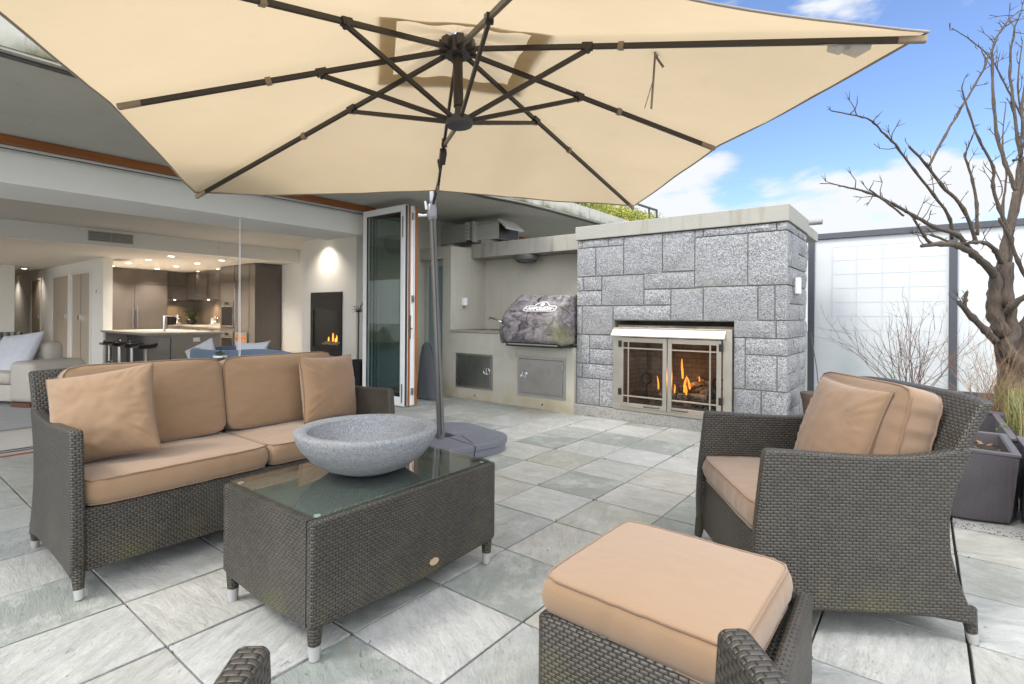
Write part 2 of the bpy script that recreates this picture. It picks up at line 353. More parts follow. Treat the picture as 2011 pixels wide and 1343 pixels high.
# ================================================================== THE SETTING
g = MB(); g.box(-300, 300, -300, 300, -6.2, -6.0)
structure('ground', g, plain('far_ground', (0.10, 0.11, 0.09), 0.9, scale=0.1))
sub = MB(); sub.box(-5.96, 3.4, -2.6, 9.0, -0.25, -0.022)
structure('joint_bed', sub, m_concrete('joint_sand', (0.022, 0.021, 0.016), 0.6, (0.014, 0.02, 0.008), bump=0.01))
PAVER = m_paver()
pv = MB(); tones = []; rot = []; rg_ = random.Random(3)
gxs = {k: rg_.choice((0.0024, 0.0034, 0.0044, 0.006)) for k in range(-12, 14)}; gys = {k: rg_.choice((0.002, 0.003, 0.004, 0.0056)) for k in range(-9, 21)}
rnd = random.Random(11)
for i in range(-10, 12):
    for j in range(-7, 19):
        x0 = -1.681 + i * 0.4545; y0 = 0.7325 + j * 0.4593; x1 = x0 + 0.4545; y1 = y0 + 0.4593
        if x0 < -5.97: x0 = -5.955
        if x1 > 3.4: continue
        ga, gb, gc, gd = gxs[i], gxs[i + 1], gys[j], gys[j + 1]; h = rnd.uniform(-0.0015, 0.0015); c = [rnd.uniform(-0.0013, 0.0013) for _ in range(8)]; t = [rnd.uniform(-0.0012, 0.0012) for _ in range(4)]
        p = [(x0 + ga + c[0], y0 + gc + c[1]), (x1 - gb + c[2], y0 + gc + c[3]), (x1 - gb + c[4], y1 - gd + c[5]), (x0 + ga + c[6], y1 - gd + c[7])]
        pv.hexa([(a, b, -0.03) for a, b in p] + [(a, b, h + t[k]) for k, (a, b) in enumerate(p)])
        tones.append((rnd.random(), rnd.random() ** 2.2, rnd.random())); rot.append((rnd.choice((0, 90, 20, -25, 60)) + rnd.uniform(-12, 12), rnd.uniform(-50, 50)))
pav = structure('paving', pv, PAVER, bevel=0.003, seg=2); set_tone(pav, tones, 6)
ul = pav.data.uv_layers['UVMap'].data
for p in pav.data.polygons:
    a, of = rot[p.index // 6]; a = R(a)
    for li in p.loop_indices:
        u, v = ul[li].uv; ul[li].uv = (u * cos(a) - v * sin(a) + of, u * sin(a) + v * cos(a) + of * 1.7)
mo = MB(); rnd = random.Random(5)
for _ in range(260):
    i = rnd.randint(-3, 8); j = rnd.randint(-2, 9)
    if rnd.random() < 0.5: cx = -1.681 + i * 0.4545 + rnd.gauss(0, 0.004); cy = 0.7325 + j * 0.4593 + rnd.uniform(0, 0.1) * rnd.random()
    else: cx = -1.681 + i * 0.4545 + rnd.uniform(0, 0.12) * rnd.random(); cy = 0.7325 + j * 0.4593 + rnd.gauss(0, 0.004)
    for k in range(3):
        a = rnd.uniform(0, 6.28); r = rnd.uniform(0.003, 0.008); z = rnd.uniform(-0.01, 0.004)
        mo.quad((cx, cy, -0.012), (cx + cos(a) * r, cy + sin(a) * r, z + 0.004), (cx + cos(a + 1.2) * r, cy + sin(a + 1.2) * r, z + 0.006))
tag(mo.build('moss', plain('moss', (0.10, 0.14, 0.03), 0.9)), 'tiny green moss tufts growing in the joints of the patio', 'moss', kind='stuff')
fl = MB(); fl.box(-30.6, -6.22, -3.0, 7.0, -0.2, 0.0)
structure('interior_floor', fl, m_wood('pale_floor', (0.52, 0.48, 0.43), (0.58, 0.54, 0.49), (1, 1, 1), 0.18))

# ------------------------------------------------------------------ the house
house = thing('house', 'modern house wing with wide open folding glass doors, grey eaves and a lit room inside', 'house', (-8, 2, 0))
def hb(name, boxes, mat, parent=house, **k):
    m = MB()
    for b in boxes: m.box(*b)
    return m.build(name, mat, parent, world=True, **k)
# roof slab with its gently curving outer edge
edge = [(-4.13, -3.0), (-4.13, 1.6), (-4.2, 2.6), (-4.32, 3.6), (-4.36, 4.5), (-4.30, 5.1), (-4.20, 5.6), (-4.15, 6.2), (-4.13, 7.5), (-4.13, 14)]
so = [(-6.32, -3.0)] + edge + [(-6.32, 14)]
m = MB(); m.prism(so, lambda a, b, t: (a, b, t), 2.69, 2.83)
roof = m.build('roof_slab', m_concrete('eave_underside', (0.47, 0.46, 0.42), 0.15, (0.18, 0.175, 0.16), bump=0.001), house, world=True)
m = MB()
o2 = [(a + 0.012, b) for a, b in edge]; i2 = [(a - 0.10, b) for a, b in edge][::-1]
m.prism(o2 + i2, lambda a, b, t: (a, b, t), 2.705, 2.875)
m.build('fascia', m_concrete('mossy_concrete', (0.46, 0.45, 0.40), 0.95, (0.12, 0.12, 0.06), zr=(2.70, 2.80), zc=(0.07, 0.075, 0.018)), roof, world=True, label='pale concrete fascia streaked with moss')
m = MB(); o3 = [(a - 0.05, b) for a, b in edge]; i3 = [(a - 0.085, b) for a, b in edge][::-1]
m.prism(o3 + i3, lambda a, b, t: (a, b, t), 2.672, 2.688); m.build('drip_edge', CHAR, roof, world=True)
hb('wood_head', [(-6.16, -6.085, -3, 4.66, 2.612, 2.686)], WOODH)
hb('door_rail', [(-6.20, -6.165, -3, 4.66, 2.60, 2.65), (-6.16, -6.12, -3, 4.66, 2.594, 2.608), (-6.25, -6.215, -3, 4.66, 2.585, 2.66)], ALU)
hb('door_rail', [(-6.214, -6.201, -3, 4.66, 2.595, 2.65)], CHAR)
hb('beam', [(-7.2, -6.30, -3, 4.60, 2.32, 2.70)], WALLP)
hb('wood_head', [(-6.16, -6.085, 7.3, 13, 2.55, 2.686)], WOODH)
hb('wall', [(-6.30, -6.10, 4.67, 14, 0, 2.69)], STUCCO)
hb('threshold', [(-6.22, -5.99, -3, 4.66, -0.02, 0.008)], ALU)
hb('threshold', [(-6.185, -6.16, -3, 4.66, 0.008, 0.011), (-6.10, -6.075, -3, 4.66, 0.008, 0.011)], BLACK)
hb('threshold', [(-5.985, -5.955, -3, 4.66, -0.02, 0.006)], WOODH)
hb('ceiling', [(-11.9, -6.30, -3, 7.0, 2.70, 2.9)], plain('upper_ceiling', (0.62, 0.61, 0.59), 0.85, var=0.02, scale=2))
low_ceil = hb('ceiling', [(-30.6, -11.9, -3, 7.0, 2.40, 2.9)], CEILP)
hb('soffit', [(-11.898, -11.75, -3, 7.0, 2.40, 2.70)], WALLP)
hb('wall', [(-30.6, -6.10, 6.85, 7.0, 0, 2.4)], WALLP)
hb('wall', [(-10.24, -8.38, 5.98, 6.85, 0, 2.70), (-8.379, -6.302, 6.2, 6.85, 0, 2.70)], WALLP, label='pale chimney breast wall')
hb('wall', [(-12.55, -10.241, 6.78, 6.849, 0, 2.7)], WALLP)
hb('wall', [(-30.6, -14.14, 3.57, 3.74, 0, 2.40)], WALLP)
hb('wall', [(-18.9, -18.71, -3, 2.84, 0, 2.40)], WALLP)
hb('wall', [(-30.8, -30.6, -3, 7, 0, 2.9)], WALLP)
hb('wall', [(-30.6, -17.0, -3.2, -3.0, 0, 2.9), (-16.999, -6.30, -3.2, -3.0, 2.45, 2.9)], WALLP)
for x in (-16.9, -14.3, -11.7, -9.1, -6.5): hb('window_frame', [(x, x + 0.08, -3.16, -3.08, 0, 2.449)], WHITEP)
hb('wall', [(-17.95, -17.8, 3.74, 6.85, 0, 2.4)], WALLP)
# hall doors in the far passage
DOORM = plain('hall_door_paint', (0.50, 0.44, 0.36), 0.45, var=0.04, scale=1)
for x0, x1, leaf in ((-16.45, -15.02, 2), (-18.35, -16.85, 1), (-20.9, -19.8, 1)):
    d = hb('door', [(x0, x1, 3.545, 3.565, 0, 2.10)], DOORM)
    hb('frame', [(x0 - 0.07, x0 - 0.002, 3.53, 3.569, 0, 2.17), (x1 + 0.002, x1 + 0.07, 3.53, 3.569, 0, 2.17), (x0, x1, 3.53, 3.569, 2.102, 2.17)], WHITEP, d)
    xm = (x0 + x1) / 2
    if leaf == 2: hb('gap', [(xm - 0.006, xm + 0.006, 3.540, 3.544, 0, 2.1)], BLACK, d)
    for s in ((-0.05, 0.05) if leaf == 2 else (0.5,)):
        hb('handle', [(xm + s - 0.02, xm + s + 0.02, 3.49, 3.544, 1.0, 1.12)], CHROME, d)
# folding door leaves stacked square to the wall
def leaf(y, x0, x1, face, name='folding_door', wood=False):
    mt = WHITEP
    m = MB(); fw = 0.085; t = 0.022
    m.box(x0, x0 + fw, y - t, y + t, 0.012, 2.60); m.box(x1 - fw, x1, y - t, y + t, 0.012, 2.60)
    m.box(x0 + fw + .0005, x1 - fw - .0005, y - t, y + t, 0.012, 0.012 + 0.12); m.box(x0 + fw + .0005, x1 - fw - .0005, y - t, y + t, 2.60 - fw, 2.60)
    f = m.build(name, mt, house, world=True, bevel=0.003)
    MB().box(x0 + fw, x1 - fw, y - 0.006, y + 0.006, 0.13, 2.60 - fw).build('glass', DGLASS, f, world=True)
    hb('seal', [(x0 + fw, x0 + fw + .008, y - t - .002, y - .006, 0.132, 2.515), (x1 - fw - .008, x1 - fw, y - t - .002, y - .006, 0.132, 2.515), (x0 + fw + .008, x1 - fw - .008, y - t - .002, y - .006, 0.132, 0.14), (x0 + fw + .008, x1 - fw - .008, y - t - .002, y - .006, 2.507, 2.515)], BLACK, f)
    return f
DGLASS = m_glass('tinted_glass', (0.80, 0.845, 0.82), 0.0, 2.0)
f = leaf(4.475, -6.09, -5.22, 1)
for zz in ((2.18, 2.45), (0.06, 0.30)): hb('flush_bolt', [(-5.275, -5.25, 4.448, 4.4525, *zz)], STEEL, f)
hb('edge_strip', [(-5.219, -5.212, 4.46, 4.49, 0.02, 2.59)], CHAR, f)
f = leaf(4.528, -6.09, -5.222, 1); hb('edge_wood', [(-5.221, -5.205, 4.512, 4.532, 0.02, 2.6)], WOOD, f)
hb('lock_plate', [(-5.204, -5.198, 4.512, 4.542, 0.88, 1.18)], STEEL, f); hb('lever', [(-5.197, -5.16, 4.52, 4.534, 1.0, 1.02)], STEEL, f)
f = leaf(4.582, -6.09, -5.226, 1)
for z in (0.15, 1.35, 2.42): hb('hinge', [(-5.224, -5.205, 4.57, 4.60, z, z + 0.09)], STEEL, f)
f = leaf(4.636, -6.09, -5.228, 1); hb('edge_wood', [(-5.227, -5.207, 4.630, 4.658, 0.02, 2.6)], WOOD, f)

# cord, vent grille, room fittings
cd = MB()
for dy in (0, 0.012): cd.tube([(-6.34, 2.90 + dy, 2.33), (-6.34, 2.902 + dy * 1.0, 1.6), (-6.34, 2.905 + dy * 1.3, 0.72), (-6.34, 2.911, 0.66)], 0.0035, 6)
cd.lathe([(0.002, 0), (0.009, 0.005), (0.009, 0.05), (0.003, 0.06)], (-6.34, 2.911, 0.61), 8)
tag(cd.build('blind_cord', WHITEP), 'white looped blind cord hanging in the opening above the loveseat', 'blind cord')
vt = thing('air_vent', 'long grey slotted air vent high on the bulkhead over the kitchen', 'air vent', (-11.74, 3.08, 2.48))
hb('frame', [(-11.748, -11.73, 2.74, 3.42, 2.475, 2.49), (-11.748, -11.73, 2.74, 3.42, 2.635, 2.65), (-11.748, -11.73, 2.74, 2.755, 2.4905, 2.6345), (-11.748, -11.73, 3.405, 3.42, 2.4905, 2.6345)], plain('vent_grey', (0.45, 0.44, 0.42), 0.5), vt)
hb('slats', [(-11.745, -11.734, 2.7555, 3.4045, 2.497 + i * 0.0135, 2.505 + i * 0.0135) for i in range(10)] + [(-11.745, -11.733, 3.075, 3.085, 2.4905, 2.6345)], plain('slat_pale', (0.50, 0.49, 0.47), 0.5), vt)
hb('backing', [(-11.7495, -11.7455, 2.7555, 3.4045, 2.4905, 2.6345)], BLACK, vt)
ce = thing('air_vent', 'dark square air vent in the ceiling near the kitchen lamps', 'air vent', (-14.3, 3.95, 2.39))
hb('grille', [(-14.9, -14.2, 3.85, 4.1, 2.392, 2.399)], plain('slat_grey', (0.26, 0.26, 0.25), 0.5), ce)
sm = MB(); sm.lathe([(0.06, 0), (0.06, 0.02), (0.03, 0.035)], (0, 0, 0), 20)
so_ = thing('smoke_detector', 'small round detector on the bulkhead to the right of the vent', 'detector', (-11.75, 5.0, 2.58)); mo_ = sm.build('housing', WALLP, so_); mo_.rotation_euler = (0, pi / 2, 0)

# recessed ceiling lamps, each with its own light
LAMPC = (1.0, 0.87, 0.70)
EM = m_emit('lamp_glow', (1.0, 0.88, 0.68), 5)
rows = {-16.6: 'back', -15.3: 'third', -13.98: 'second', -12.65: 'front'}
def downlight(x, y, z, lab, power, group='recessed ceiling lamps', light=True):
    t = thing('ceiling_lamp', lab, 'ceiling lamp', (x, y, z - 0.003), 0, group)
    MB().lathe([(0.075, -0.004), (0.075, 0.0), (0.06, 0.002)], n=20).build('trim_ring', WALLP, t)
    MB().lathe([(0.055, -0.008), (0.055, -0.0045)], n=20).build('lens', EM, t)
    if light:
        ld = bpy.data.lights.new('lamp_light', 'SPOT'); ld.energy = power * 0.9; ld.color = LAMPC; ld.spot_size = R(125); ld.spot_blend = 0.8; ld.shadow_soft_size = 0.05
        lo = bpy.data.objects.new('lamp_light', ld); COL.objects.link(lo); lo.parent = t; lo.location = (0, 0, -0.02)
    return t
cols_ = {4.37: 'left', 5.4: 'middle', 6.45: 'right'}
for x, rn in rows.items():
    for y, cn in cols_.items():
        if rn == 'front' and cn == 'right': continue
        downlight(x, y, 2.40, 'round ceiling lamp over the kitchen, %s column, %s row from the opening' % (cn, {'front': 'first', 'second': 'second', 'third': 'third', 'back': 'last'}[rn]), 120)
downlight(-19.8, 3.2, 2.40, 'round lamp in the passage ceiling nearest the kitchen', 25)
downlight(-23.0, 3.2, 2.40, 'faint round lamp farther down the passage ceiling', 25)
downlight(-17.0, 1.2, 2.40, 'round ceiling lamp by the white wall at far left', 90)
downlight(-9.3, 5.72, 2.70, 'bright ceiling lamp washing the wall over the indoor fireplace', 45)

# ------------------------------------------------------------------ indoor fireplace
t = thing('indoor_fireplace', 'tall black built-in gas fireplace with small flames on the pale indoor wall', 'fireplace', (-9.45, 5.97, 0.3))
x0, x1, z0, z1 = -9.885, -8.81, 0.36, 1.62
hb('surround', [(x0, x0 + 0.1, 5.955, 5.979, z0, z1), (x1 - 0.1, x1, 5.955, 5.979, z0, z1), (x0 + 0.1, x1 - 0.1, 5.955, 5.979, z0, z0 + 0.17), (x0 + 0.1, x1 - 0.1, 5.955, 5.979, z1 - 0.34, z1)], plain('matt_black', (0.012, 0.012, 0.013), 0.5), t)
hb('firebox', [(x0 + 0.1, x1 - 0.1, 5.972, 5.978, z0 + 0.17, z1 - 0.34)], plain('soot', (0.02, 0.02, 0.022), 0.4), t)
FLAME = None
def flame_mat():
    t = NT('flame'); o = t.obj(); z = t.xyz(o)[2]; t.set((0, 0, 0), 1)
    cr = t.n('ValToRGB'); e = cr.color_ramp.elements; e[0].color = (1, 0.80, 0.35, 1); e[0].position = 0; e[1].color = (0.9, 0.22, 0.03, 1); e[1].position = 1
    x = e.new(0.5); x.color = (1, 0.55, 0.12, 1)
    t.l(t.rng(z, 0.0, 0.22), cr.inputs[0]); t.l(cr.outputs[0], t.b.inputs['Emission Color']); t.b.inputs['Emission Strength'].default_value = 2.6
    tr = t.n('BsdfTransparent'); mx = t.n('MixShader'); lw = t.n('LayerWeight'); lw.inputs[0].default_value = 0.35
    t.l(t.rng(lw.outputs[1], 0.2, 0.95), mx.inputs[0]); t.l(t.b.outputs[0], mx.inputs[1]); t.l(tr.outputs[0], mx.inputs[2]); t.l(mx.outputs[0], t.o.inputs[0]); return t.m
FLAME = flame_mat()
def flame(parent, x, y, z, h, w_, lean=0.0, seed=0, name='flame'):
    rr = random.Random(seed); pts = []; rad = []
    for i in range(11):
        f = i / 10; pts.append((x + lean * f * f + 0.25 * w_ * sin(f * 5 + seed) * f, y + 0.1 * w_ * sin(f * 4 + seed * 2), z + h * f)); rad.append(max(0.0015, w_ * (0.35 + 0.9 * f) * (1 - f) ** 0.8))
    o = MB().tube(pts, rad, 10).build(name, FLAME, parent, smooth=True, world=True); return o
for k, (px, hh) in enumerate(((-9.25, 0.12), (-9.1, 0.2), (-8.98, 0.16), (-9.02, 0.10))): flame(t, px, 5.965, 0.62, hh, 0.03, 0, k + 3)
m = MB()
for k in range(6):
    a = random.uniform(-0.5, 0.5); cx = -9.35 + k * 0.08
    m.tube([(cx - 0.1 * cos(a), 5.96, 0.60 + 0.05 * sin(a) + 0.03 * (k % 2)), (cx + 0.1 * cos(a), 5.962, 0.60 - 0.05 * sin(a) + 0.03 * (k % 2))], 0.022, 8)
m.build('log', plain('pale_log', (0.30, 0.22, 0.15), 0.9, bump=0.004), t, world=True)
hb('lens', [(-9.30, -9.0, 5.975, 5.9785, 0.54, 0.56)], plain('soot', (0.02, 0.02, 0.022), 0.4), t)

# ------------------------------------------------------------------ kitchen
TAUPE = NT('taupe_gloss'); _o = TAUPE.obj(); TAUPE.set(TAUPE.mix(TAUPE.noise(TAUPE.mapv(_o, (20, 20, 1)), 1.5, 4), (0.105, 0.092, 0.085), (0.14, 0.124, 0.115)), 0.12, 0, 0.5); TAUPE = TAUPE.m
TAUPE2 = plain('taupe_satin', (0.27, 0.25, 0.23), 0.35, var=0.05); GAPM = plain('shadow_gap', (0.02, 0.018, 0.016), 0.6)
fr = thing('refrigerator', 'wide built-in refrigerator behind glossy taupe panels with two long upright handles', 'refrigerator', (-17.4, 5.1, 0))
hb('cabinet', [(-17.79, -17.12, 4.40, 5.83, 0, 2.39)], TAUPE, fr)
hb('door_panel', [(-17.119, -17.10, 4.49, 5.017, 0.1, 1.975)], TAUPE, fr, bevel=0.003); hb('door_panel', [(-17.119, -17.10, 5.027, 5.82, 0.1, 1.975)], TAUPE, fr, bevel=0.003)
hb('top_panel', [(-17.119, -17.10, 4.49, 5.82, 1.985, 2.385)], TAUPE, fr, bevel=0.003)
for y in (4.97, 5.075): hb('handle', [(-17.06, -17.035, y - 0.012, y + 0.012, 0.75, 1.35), (-17.099, -17.061, y - 0.008, y + 0.008, 0.78, 0.80), (-17.099, -17.061, y - 0.008, y + 0.008, 1.30, 1.32)], CHROME, fr)
kc = thing('kitchen_cabinets', 'glossy taupe corner run of kitchen cabinets with wall units and pale counter', 'cabinets', (-16, 6.3, 0))
hb('base_unit', [(-17.79, -17.12, 5.832, 6.72, 0, 0.80), (-17.12, -14.40, 6.15, 6.84, 0, 0.80)], TAUPE2, kc)
hb('counter', [(-17.79, -17.08, 5.833, 6.84, 0.801, 0.835), (-17.079, -14.40, 6.12, 6.84, 0.801, 0.835)], COUNTER, kc)
hb('splashback', [(-17.795, -17.78, 5.84, 6.83, 0.836, 1.57), (-17.779, -14.41, 6.82, 6.84, 0.836, 1.57)], plain('splash_gloss', (0.21, 0.175, 0.15), 0.15), kc)
hb('wall_unit', [(-17.78, -17.36, 5.835, 6.80, 1.575, 2.385)], TAUPE, kc); hb('wall_unit', [(-17.355, -14.41, 6.42, 6.81, 1.575, 2.385)], TAUPE, kc)
hb('door_gap', [(-17.359, -17.356, 5.84, 6.40, 1.97, 1.98), (-17.359, -17.356, 6.1, 6.106, 1.58, 2.38)] + [(x, x + 0.008, 6.414, 6.4195, 1.58, 2.38) for x in (-16.7, -15.9, -15.15)] + [(-17.3, -14.42, 6.413, 6.4195, 1.97, 1.98)], GAPM, kc)
hb('drawer_gap', [(-17.0, -14.42, 6.145, 6.1495, z, z + 0.012) for z in (0.22, 0.5, 0.74)] + [(x, x + 0.01, 6.144, 6.1495, 0.05, 0.79) for x in (-16.2, -15.3)], GAPM, kc)
hb('drawer_pull', [(x, x + 0.25, 6.12, 6.143, z, z + 0.012) for x in (-15.1, -15.95) for z in (0.47, 0.72)], CHROME, kc)
for x, y in ((-17.5, 6.15), (-16.3, 6.6), (-15.3, 6.6), (-14.7, 6.6)):
    l_ = MB().lathe([(0.03, -0.012), (0.03, 0)], (x, y, 1.574), 12).build('under_light', EM, kc, world=True)
    ld = bpy.data.lights.new('lamp_light', 'SPOT'); ld.energy = 22; ld.color = (1, 0.72, 0.4); ld.spot_size = R(140); ld.spot_blend = 0.9; ld.shadow_soft_size = 0.03
    lo = bpy.data.objects.new('lamp_light', ld); COL.objects.link(lo); lo.parent = kc; lo.location = Vector((x, y, 1.555)) - kc.location
ov = thing('oven_tower', 'tall taupe cabinet holding two black glass ovens and a long handle', 'oven cabinet', (-13.5, 6.5, 0))
hb('carcass', [(-14.395, -12.56, 6.12, 6.77, 0, 2.39)], TAUPE, ov)
BG = plain('black_glass', (0.01, 0.01, 0.012), 0.06, 0, 0.6)
for z0_, z1_ in ((0.84, 1.50), (0.12, 0.72)):
    o_ = hb('oven', [(-14.3, -13.65, 6.095, 6.119, z0_, z1_)], STEEL, ov); hb('glass_front', [(-14.27, -13.68, 6.089, 6.0945, z0_ + 0.04, z1_ - 0.16)], BG, o_)
    hb('handle', [(-14.25, -13.7, 6.05, 6.065, z1_ - 0.13, z1_ - 0.115), (-14.2, -14.19, 6.066, 6.088, z1_ - 0.13, z1_ - 0.115), (-13.76, -13.75, 6.066, 6.088, z1_ - 0.13, z1_ - 0.115)], CHROME, o_)
    hb('display', [(-14.08, -13.88, 6.090, 6.0945, z1_ - 0.10, z1_ - 0.03)], BG, o_)
hb('pull_bar', [(-13.54, -13.51, 6.07, 6.09, 0.95, 1.95), (-13.53, -13.52, 6.0905, 6.119, 1.0, 1.02), (-13.53, -13.52, 6.0905, 6.119, 1.88, 1.9)], CHROME, ov)
hb('panel_gap', [(-13.62, -13.612, 6.114, 6.1195, 0.05, 2.37), (-14.38, -12.85, 6.113, 6.1195, 1.98, 1.988), (-13.61, -12.85, 6.1135, 6.1195, 0.76, 0.768), (-12.85, -12.842, 6.114, 6.1195, 0.05, 2.37)], GAPM, ov)
wf = thing('wine_fridge', 'small glass-fronted wine fridge with lit wooden shelves under the oven tower side', 'wine fridge', (-13.2, 6.1, 0.1))
hb('frame', [(-13.5, -12.9, 6.09, 6.112, 0.06, 0.12), (-13.5, -12.9, 6.09, 6.112, 0.66, 0.72), (-13.5, -13.45, 6.09, 6.112, 0.1205, 0.6595), (-12.95, -12.9, 6.09, 6.112, 0.1205, 0.6595)], STEEL, wf)
hb('interior', [(-13.449, -12.951, 6.102, 6.110, 0.1205, 0.6595)], m_emit('amber_glow', (0.30, 0.12, 0.04), 0.35), wf)
hb('shelf', [(-13.449, -12.951, 6.092, 6.1015, z, z + 0.03) for z in (0.2, 0.32, 0.44, 0.56)], WOODH, wf)
isl = thing('kitchen_island', 'taupe kitchen island with a stone top overhanging on the left', 'kitchen island', (-12.8, 4.3, 0))
hb('body', [(-14.1, -11.44, 3.98, 4.87, 0, 0.755)], TAUPE2, isl); hb('overhang_panel', [(-14.15, -14.05, 3.6, 3.979, 0, 0.755)], TAUPE2, isl)
hb('back_panel', [(-14.0, -11.5, 3.965, 3.979, 0.02, 0.70)], plain('dark_gloss', (0.05, 0.05, 0.052), 0.15), isl)
hb('top', [(-14.23, -11.40, 3.55, 4.90, 0.757, 0.80)], COUNTER, isl); hb('outlet', [(-11.439, -11.43, 4.35, 4.47, 0.62, 0.70)], WHITEP, isl)
fc = MB(); fc.tube([(-12.2, 4.1, 0.80), (-12.2, 4.1, 1.13)], 0.022, 10); fc.tube([(-12.2, 4.09, 1.12), (-12.2, 4.34, 1.13)], 0.014, 10); fc.tube([(-12.2, 4.34, 1.15), (-12.2, 4.34, 1.07)], 0.02, 10)
tag(fc.build('kitchen_faucet', CHROME, smooth=True), 'square chrome faucet standing on the kitchen island', 'faucet')
stool = thing('bar_stool', 'black bar stool with chrome column, leftmost at the kitchen island', 'bar stool', (-12.235, 3.2, 0), 0, 'black bar stools at the island')
MB().grid(lambda u, v: (0.13 * (u * 2 - 1), 0.13 * (v * 2 - 1), 0.60 + 0.05 * max(0, (u * 2 - 1)) ** 2 + 0.02 * (2 * v - 1) ** 2), 8, 8).build('seat', plain('black_leather', (0.015, 0.014, 0.014), 0.3), stool, smooth=True).modifiers.new('s', 'SOLIDIFY').thickness = 0.04
MB().tube([(0, 0, 0.01), (0, 0, 0.56)], 0.024, 10).build('column', CHROME, stool, smooth=True)
MB().lathe([(0.2, 0), (0.2, 0.008), (0.03, 0.03)], n=24).build('base', CHROME, stool, smooth=True)
MB().tube([(0.02, 0, 0.26), (0.15, 0.12, 0.26), (0.2, 0, 0.26), (0.15, -0.12, 0.26)], 0.009, 6, closed=True).build('footrest', CHROME, stool, smooth=True)
for k, x in enumerate((-11.685, -11.124, -10.537)):
    c = copy_tree(stool); c.location = (x, 3.2 + 0.03 * k, 0); c['label'] = ('black bar stool with chrome column, second from the left at the island', 'black bar stool with chrome column, third from the left at the island', 'black bar stool with chrome column, nearest the island front corner')[k]
kt = thing('kettle', 'black and steel kettle on the counter beside the refrigerator', 'kettle', (-17.3, 6.0, 0.836))
MB().lathe([(0.09, 0), (0.10, 0.03), (0.085, 0.2), (0.06, 0.235), (0.01, 0.25)], (0, 0.16, 0), 20).build('body', CHROME, kt, smooth=True)
MB().box(-0.1, 0.1, -0.1, 0.055, 0, 0.26).build('toaster_shell', BLACK, kt, bevel=0.02)
pt = thing('potted_fern', 'dark round pot with a spreading fern on the kitchen counter', 'potted plant', (-17.35, 6.55, 0.836))
MB().lathe([(0.08, 0), (0.13, 0.05), (0.14, 0.13), (0.11, 0.17), (0.10, 0.16)], n=20).build('pot', plain('dark_pot', (0.03, 0.03, 0.035), 0.35), pt, smooth=True)
m = MB(); rnd = random.Random(3)
for k in range(34):
    a = rnd.uniform(0, 6.28); L = rnd.uniform(0.22, 0.36); up_ = rnd.uniform(0.12, 0.3)
    for i in range(9):
        f = i / 9; cx = cos(a) * L * f; cy = sin(a) * L * f; cz = 0.16 + up_ * sin(f * 2.4); wl_ = 0.05 * (1 - f) + 0.008
        m.quad((cx - sin(a) * wl_, cy + cos(a) * wl_, cz - 0.02), (cx + cos(a) * 0.018, cy + sin(a) * 0.018, cz), (cx + sin(a) * wl_, cy - cos(a) * wl_, cz - 0.02))
m.build('fronds', plain('fern_green', (0.05, 0.09, 0.025), 0.6), pt)
cn = thing('canister', 'shiny brass-lit steel canister under the wall units by the ovens', 'canister', (-15.45, 6.45, 0.836))
MB().lathe([(0.15, 0), (0.155, 0.01), (0.155, 0.20), (0.15, 0.21), (0.14, 0.22), (0.01, 0.23)], n=28).build('body', CHROME, cn, smooth=True); MB().lathe([(0.03, 0), (0.03, 0.02), (0.005, 0.03)], (0, 0, 0.23), 12).build('knob', CHROME, cn, smooth=True)

# ------------------------------------------------------------------ soft shapes
def cushion_mb(w_, d, h, puff=0.02, side=0.012, wr=0.006, seed=0, n=40, e=14):
    m = MB()
    def shp(x, y, z):
        # x,y,z in -1..1 on a cube; superellipse plan, puffed faces
        r = (abs(x) ** e + abs(y) ** e) ** (1 / e) or 1; mx_ = max(abs(x), abs(y)) or 1
        X = x * mx_ / r; Y = y * mx_ / r
        fx = 1 - x * x; fy = 1 - y * y; fz = 1 - z * z
        Z = z * (h / 2 + puff * (max(fx, 0) ** 0.6) * (max(fy, 0) ** 0.6))
        Xw = X * (w_ / 2 + side * fz * (1 if abs(abs(x) - 1) < .3 else .5)); Yw = Y * (d / 2 + side * fz * (1 if abs(abs(y) - 1) < .3 else .5))
        v = Vector((Xw, Yw, Z)); q = Vector((Xw * 7 + seed * 3.1, Yw * 7 + seed, Z * 9))
        k = mnoise.noise(q) * wr * 0.7 + mnoise.noise(q * 3.1) * wr * 0.4 + mnoise.noise(Vector((Xw * 34 + seed, Yw * 5, 0))) * wr * 0.8 * abs(y) ** 2 + mnoise.noise(Vector((Yw * 34 + seed, Xw * 5, 0))) * wr * 0.8 * abs(x) ** 2
        return v + Vector((X * fz, Y * fz, z * (0.4 + 0.6 * fx * fy))) * k
    k = 4
    for sgn in (-1, 1):
        m.grid(lambda u, v, sgn=sgn: shp((u * 2 - 1), (v * 2 - 1), sgn), n, n)
        m.grid(lambda u, v, sgn=sgn: shp(sgn, u * 2 - 1, v * 2 - 1), n, k)
        m.grid(lambda u, v, sgn=sgn: shp(u * 2 - 1, sgn, v * 2 - 1), n, k)
    rims = []
    for zz in (-1, 1):
        loop = []
        for i in range(64):
            a = 2 * pi * i / 64; cx = cos(a); sy = sin(a); mm = max(abs(cx), abs(sy)); loop.append(shp(cx / mm, sy / mm, zz) * 1.004)
        rims.append(loop)
    return m, rims
def weld(o, dist=0.0008):
    import bmesh
    bm = bmesh.new(); bm.from_mesh(o.data); bmesh.ops.remove_doubles(bm, verts=bm.verts, dist=dist); bmesh.ops.recalc_face_normals(bm, faces=bm.faces); bm.to_mesh(o.data); bm.free()
